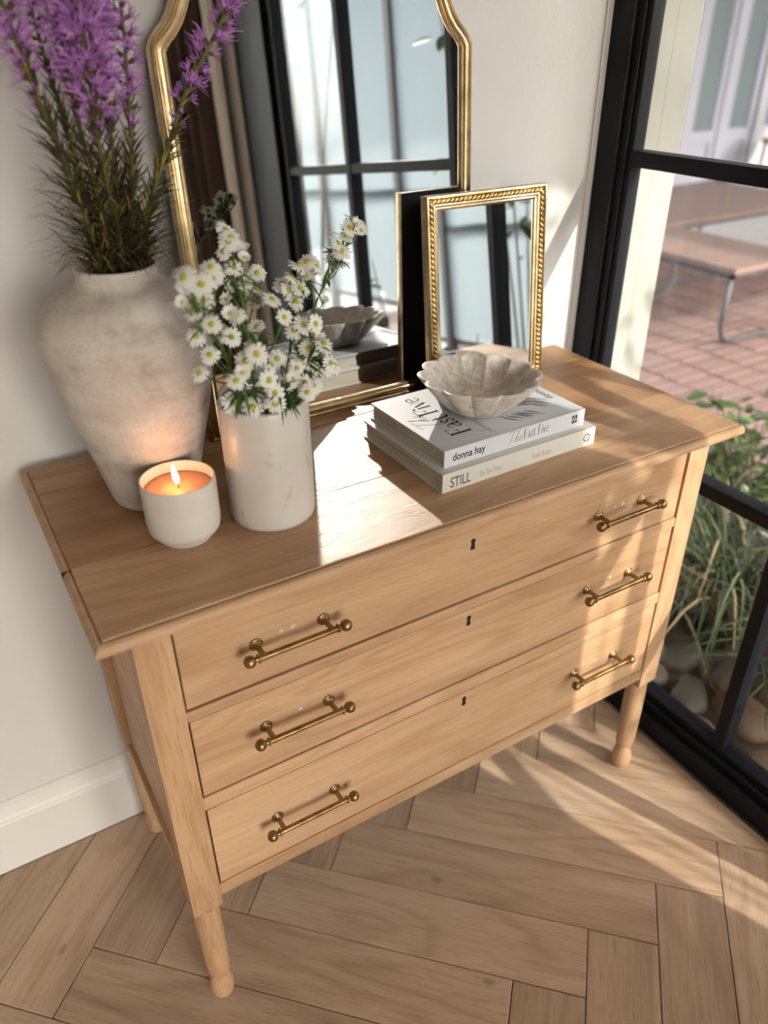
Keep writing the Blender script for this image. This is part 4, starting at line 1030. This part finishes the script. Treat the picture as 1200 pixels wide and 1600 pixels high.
ASTER = [(0,.13,.07,1.093),(0,.132,.057,1.121),(0,.134,.066,1.107),(0,.138,.087,1.12),(0,.141,.08,1.013),(0,.143,.066,1.112),(0,.144,.079,1.08),(0,.145,.087,1.051),(0,.147,.077,1.095),(0,.149,.059,1.111),(0,.153,.074,1.033),(0,.156,.065,1.068),(0,.157,.08,1.089),(0,.165,.089,1.114),(0,.169,.083,1.12),(0,.171,.083,1.109),(0,.173,.093,1.047),(0,.179,.074,1.048),(1,.204,.146,1.065),(1,.204,.159,1.093),(1,.209,.153,1.116),(1,.213,.144,1.129),(1,.215,.143,1.133),(1,.218,.175,1.097),(1,.219,.166,1.136),(1,.22,.156,1.097),(1,.223,.176,1.073),(1,.229,.169,1.118),(1,.232,.158,1.077),(1,.235,.163,1.104),(1,.237,.173,1.118),(1,.248,.165,1.05),(1,.251,.174,1.064),(1,.253,.171,1.083),(2,.354,.158,1.107),(2,.356,.154,1.098),(2,.356,.163,1.082),(2,.358,.187,1.092),(2,.359,.183,1.086),(2,.369,.167,1.11),(2,.374,.166,1.121),(2,.38,.159,1.126),(2,.388,.184,1.127),(2,.394,.174,1.114),(3,.251,.128,1.063),(3,.272,.143,1.074),(3,.273,.13,1.07),(3,.279,.125,1.057),(3,.28,.133,1.083),(3,.286,.126,1.071),(3,.291,.137,1.093),(3,.298,.133,1.081),(3,.306,.145,1.094),(3,.315,.145,1.08),(3,.319,.148,1.088),(3,.325,.147,1.044),(4,.253,.077,.997),(4,.263,.099,1.033),(4,.265,.097,1.001),(4,.271,.091,1.04),(4,.274,.087,1.013),(4,.274,.088,.994),(4,.276,.102,1.021),(4,.277,.073,1.045),(4,.284,.098,1.028),(4,.288,.075,1.02),(4,.29,.093,1.004),(4,.29,.1,1.017),(4,.291,.079,.987),(4,.292,.069,.998),(4,.308,.093,.982),(5,.202,.059,.99),(5,.203,.04,1.006),(5,.208,.038,.991),(5,.208,.039,.978),(5,.209,.059,.976),(5,.212,.073,1.001),(5,.233,.066,.986),(5,.236,.052,.996),(5,.251,.048,.978),(5,.258,.068,.981),(5,.267,.065,.976),(6,.162,.046,.987),(6,.164,.032,1.016),(6,.178,.05,1.016),(6,.178,.058,.998),(6,.187,.054,.973),(6,.188,.063,1.023),(6,.194,.045,1.035),(7,.186,.09,1.067),(7,.192,.087,1.065),(7,.208,.093,1.025),(7,.225,.085,1.004),(7,.225,.117,1.038),(7,.233,.084,1.01),(7,.24,.087,.997),(7,.249,.093,1.052),(7,.258,.113,.993)]
ALAB = ['daisy spray hanging over the left side in front of the clay vase', 'tall daisy spray rising left of the middle before the mirror', 'tall lone daisy spray reaching up to the right', 'domed daisy cluster at the upper right of the bunch', 'daisy cluster at the lower right, towards the books', 'lowest daisies at the front rim of the marble vase', 'daisies at the left front of the marble rim, nearest the candle', 'loose daisies in the middle of the bunch']
RIM = Vector((CX, CY_, H+.158)); CAMP = Vector((-.0919,-.6973,1.3207))
for s in range(8):
    rnd = random.Random(900+s); bl = [Vector(b[1:]) for b in ASTER if b[0] == s]; cen = sum(bl, Vector())/len(bl)
    tip = max(bl, key=lambda b: (b-RIM).length)
    d0 = cen - RIM; off = Vector((d0.x, d0.y, 0)); off = off.normalized()*min(.034, off.length*.5) if off.length > 1e-4 else off
    base = Vector((CX, CY_, H+.03)) - off*.5; through = RIM + off
    mid = through.lerp(cen, .55) + Vector((0,0,.008)); end = cen.lerp(tip, .65)
    pts = smoothpath([base, through, mid, cen - Vector((0,.0,.012)), end], 30)
    root = thing('daisy_spray', through, ALAB[s], 'flower', 'white daisy sprays in the marble vase')
    mb = MB(); mb.tube(pts, [.0019*(1-.45*k/29) for k in range(30)], 6)
    lv = MB()
    def leafat(p, d, L, w):
        d = d.normalized(); sd = d.cross(Vector((0,0,1)));
        if sd.length < .01: sd = Vector((1,0,0))
        sd.normalize(); up = sd.cross(d)
        q = [p + d*(L*t) - up*(L*.22*t*t) for t in (0,.3,.65,1)]; lv.ribbon(q, [w*.4, w, w*.75, .0003], sd, 0)
    for b in bl:
        facing = (b - (RIM + Vector((0,.02,-.02)))).normalized()*.75 + (CAMP-b).normalized()*.75 + Vector((rnd.gauss(0,.32), rnd.gauss(0,.32), rnd.gauss(0,.3)))
        facing.normalize()
        # branchlet from the nearest lower point of the main stem
        j = min(range(8, 30), key=lambda k: (pts[k]-(b-facing*.03-Vector((0,0,.02)))).length); p0 = pts[j]
        e = b - facing*.004; m_ = p0.lerp(e, .5) + Vector((0,0,-.004))
        mb.tube(smoothpath([p0, m_, e], 7), [.0011,.001,.001,.0009,.0009,.0008,.0008], 5)
        for _ in range(4):
            t = rnd.uniform(.15,.95); q = p0.lerp(e, t); leafat(q, (e-p0).normalized()*.5 + Vector((rnd.gauss(0,1), rnd.gauss(0,1), rnd.gauss(0,.7))), rnd.uniform(.007,.017), rnd.uniform(.0018,.0034))
        r = rnd.random(); k = 0 if r < .45 else 1 if r < .78 else 2 if r < .92 else 3
        o = bpy.data.objects.new('blossom', BLS[k]); COL.objects.link(o); o.parent = root; o.matrix_parent_inverse = Matrix.Translation(-through)
        sc_ = rnd.uniform(.88,1.12); o.location = b; o.scale = (sc_,)*3; o.rotation_mode = 'QUATERNION'; o.rotation_quaternion = facing.to_track_quat('Z','Y') @ Quaternion((0,0,1), rnd.uniform(0,6.28))
        c = bpy.data.objects.new('flower_eye', EYE); COL.objects.link(c); c.parent = o
    for k in range(60 if s in (4,5,6,7) else 26):
        j = rnd.randint(11, 27); leafat(pts[j], Vector((rnd.gauss(0,1), rnd.gauss(0,1)-.2, rnd.gauss(.1,.6))), rnd.uniform(.018,.040), rnd.uniform(.0030,.0054))
    build('stem', mb, M_gst, root, True); build('leaves', lv, M_glf, root, True)

# unseen walls added to cut low sky glare on the terrace
mb = MB(); mb.box(3.9, 10.2, -8.3, -8.1, -.1, 3.0); mb.box(10.0, 10.2, -8.1, 5.0, -.1, 3.0); struct(build('wall_sky_block', mb, M_cream))
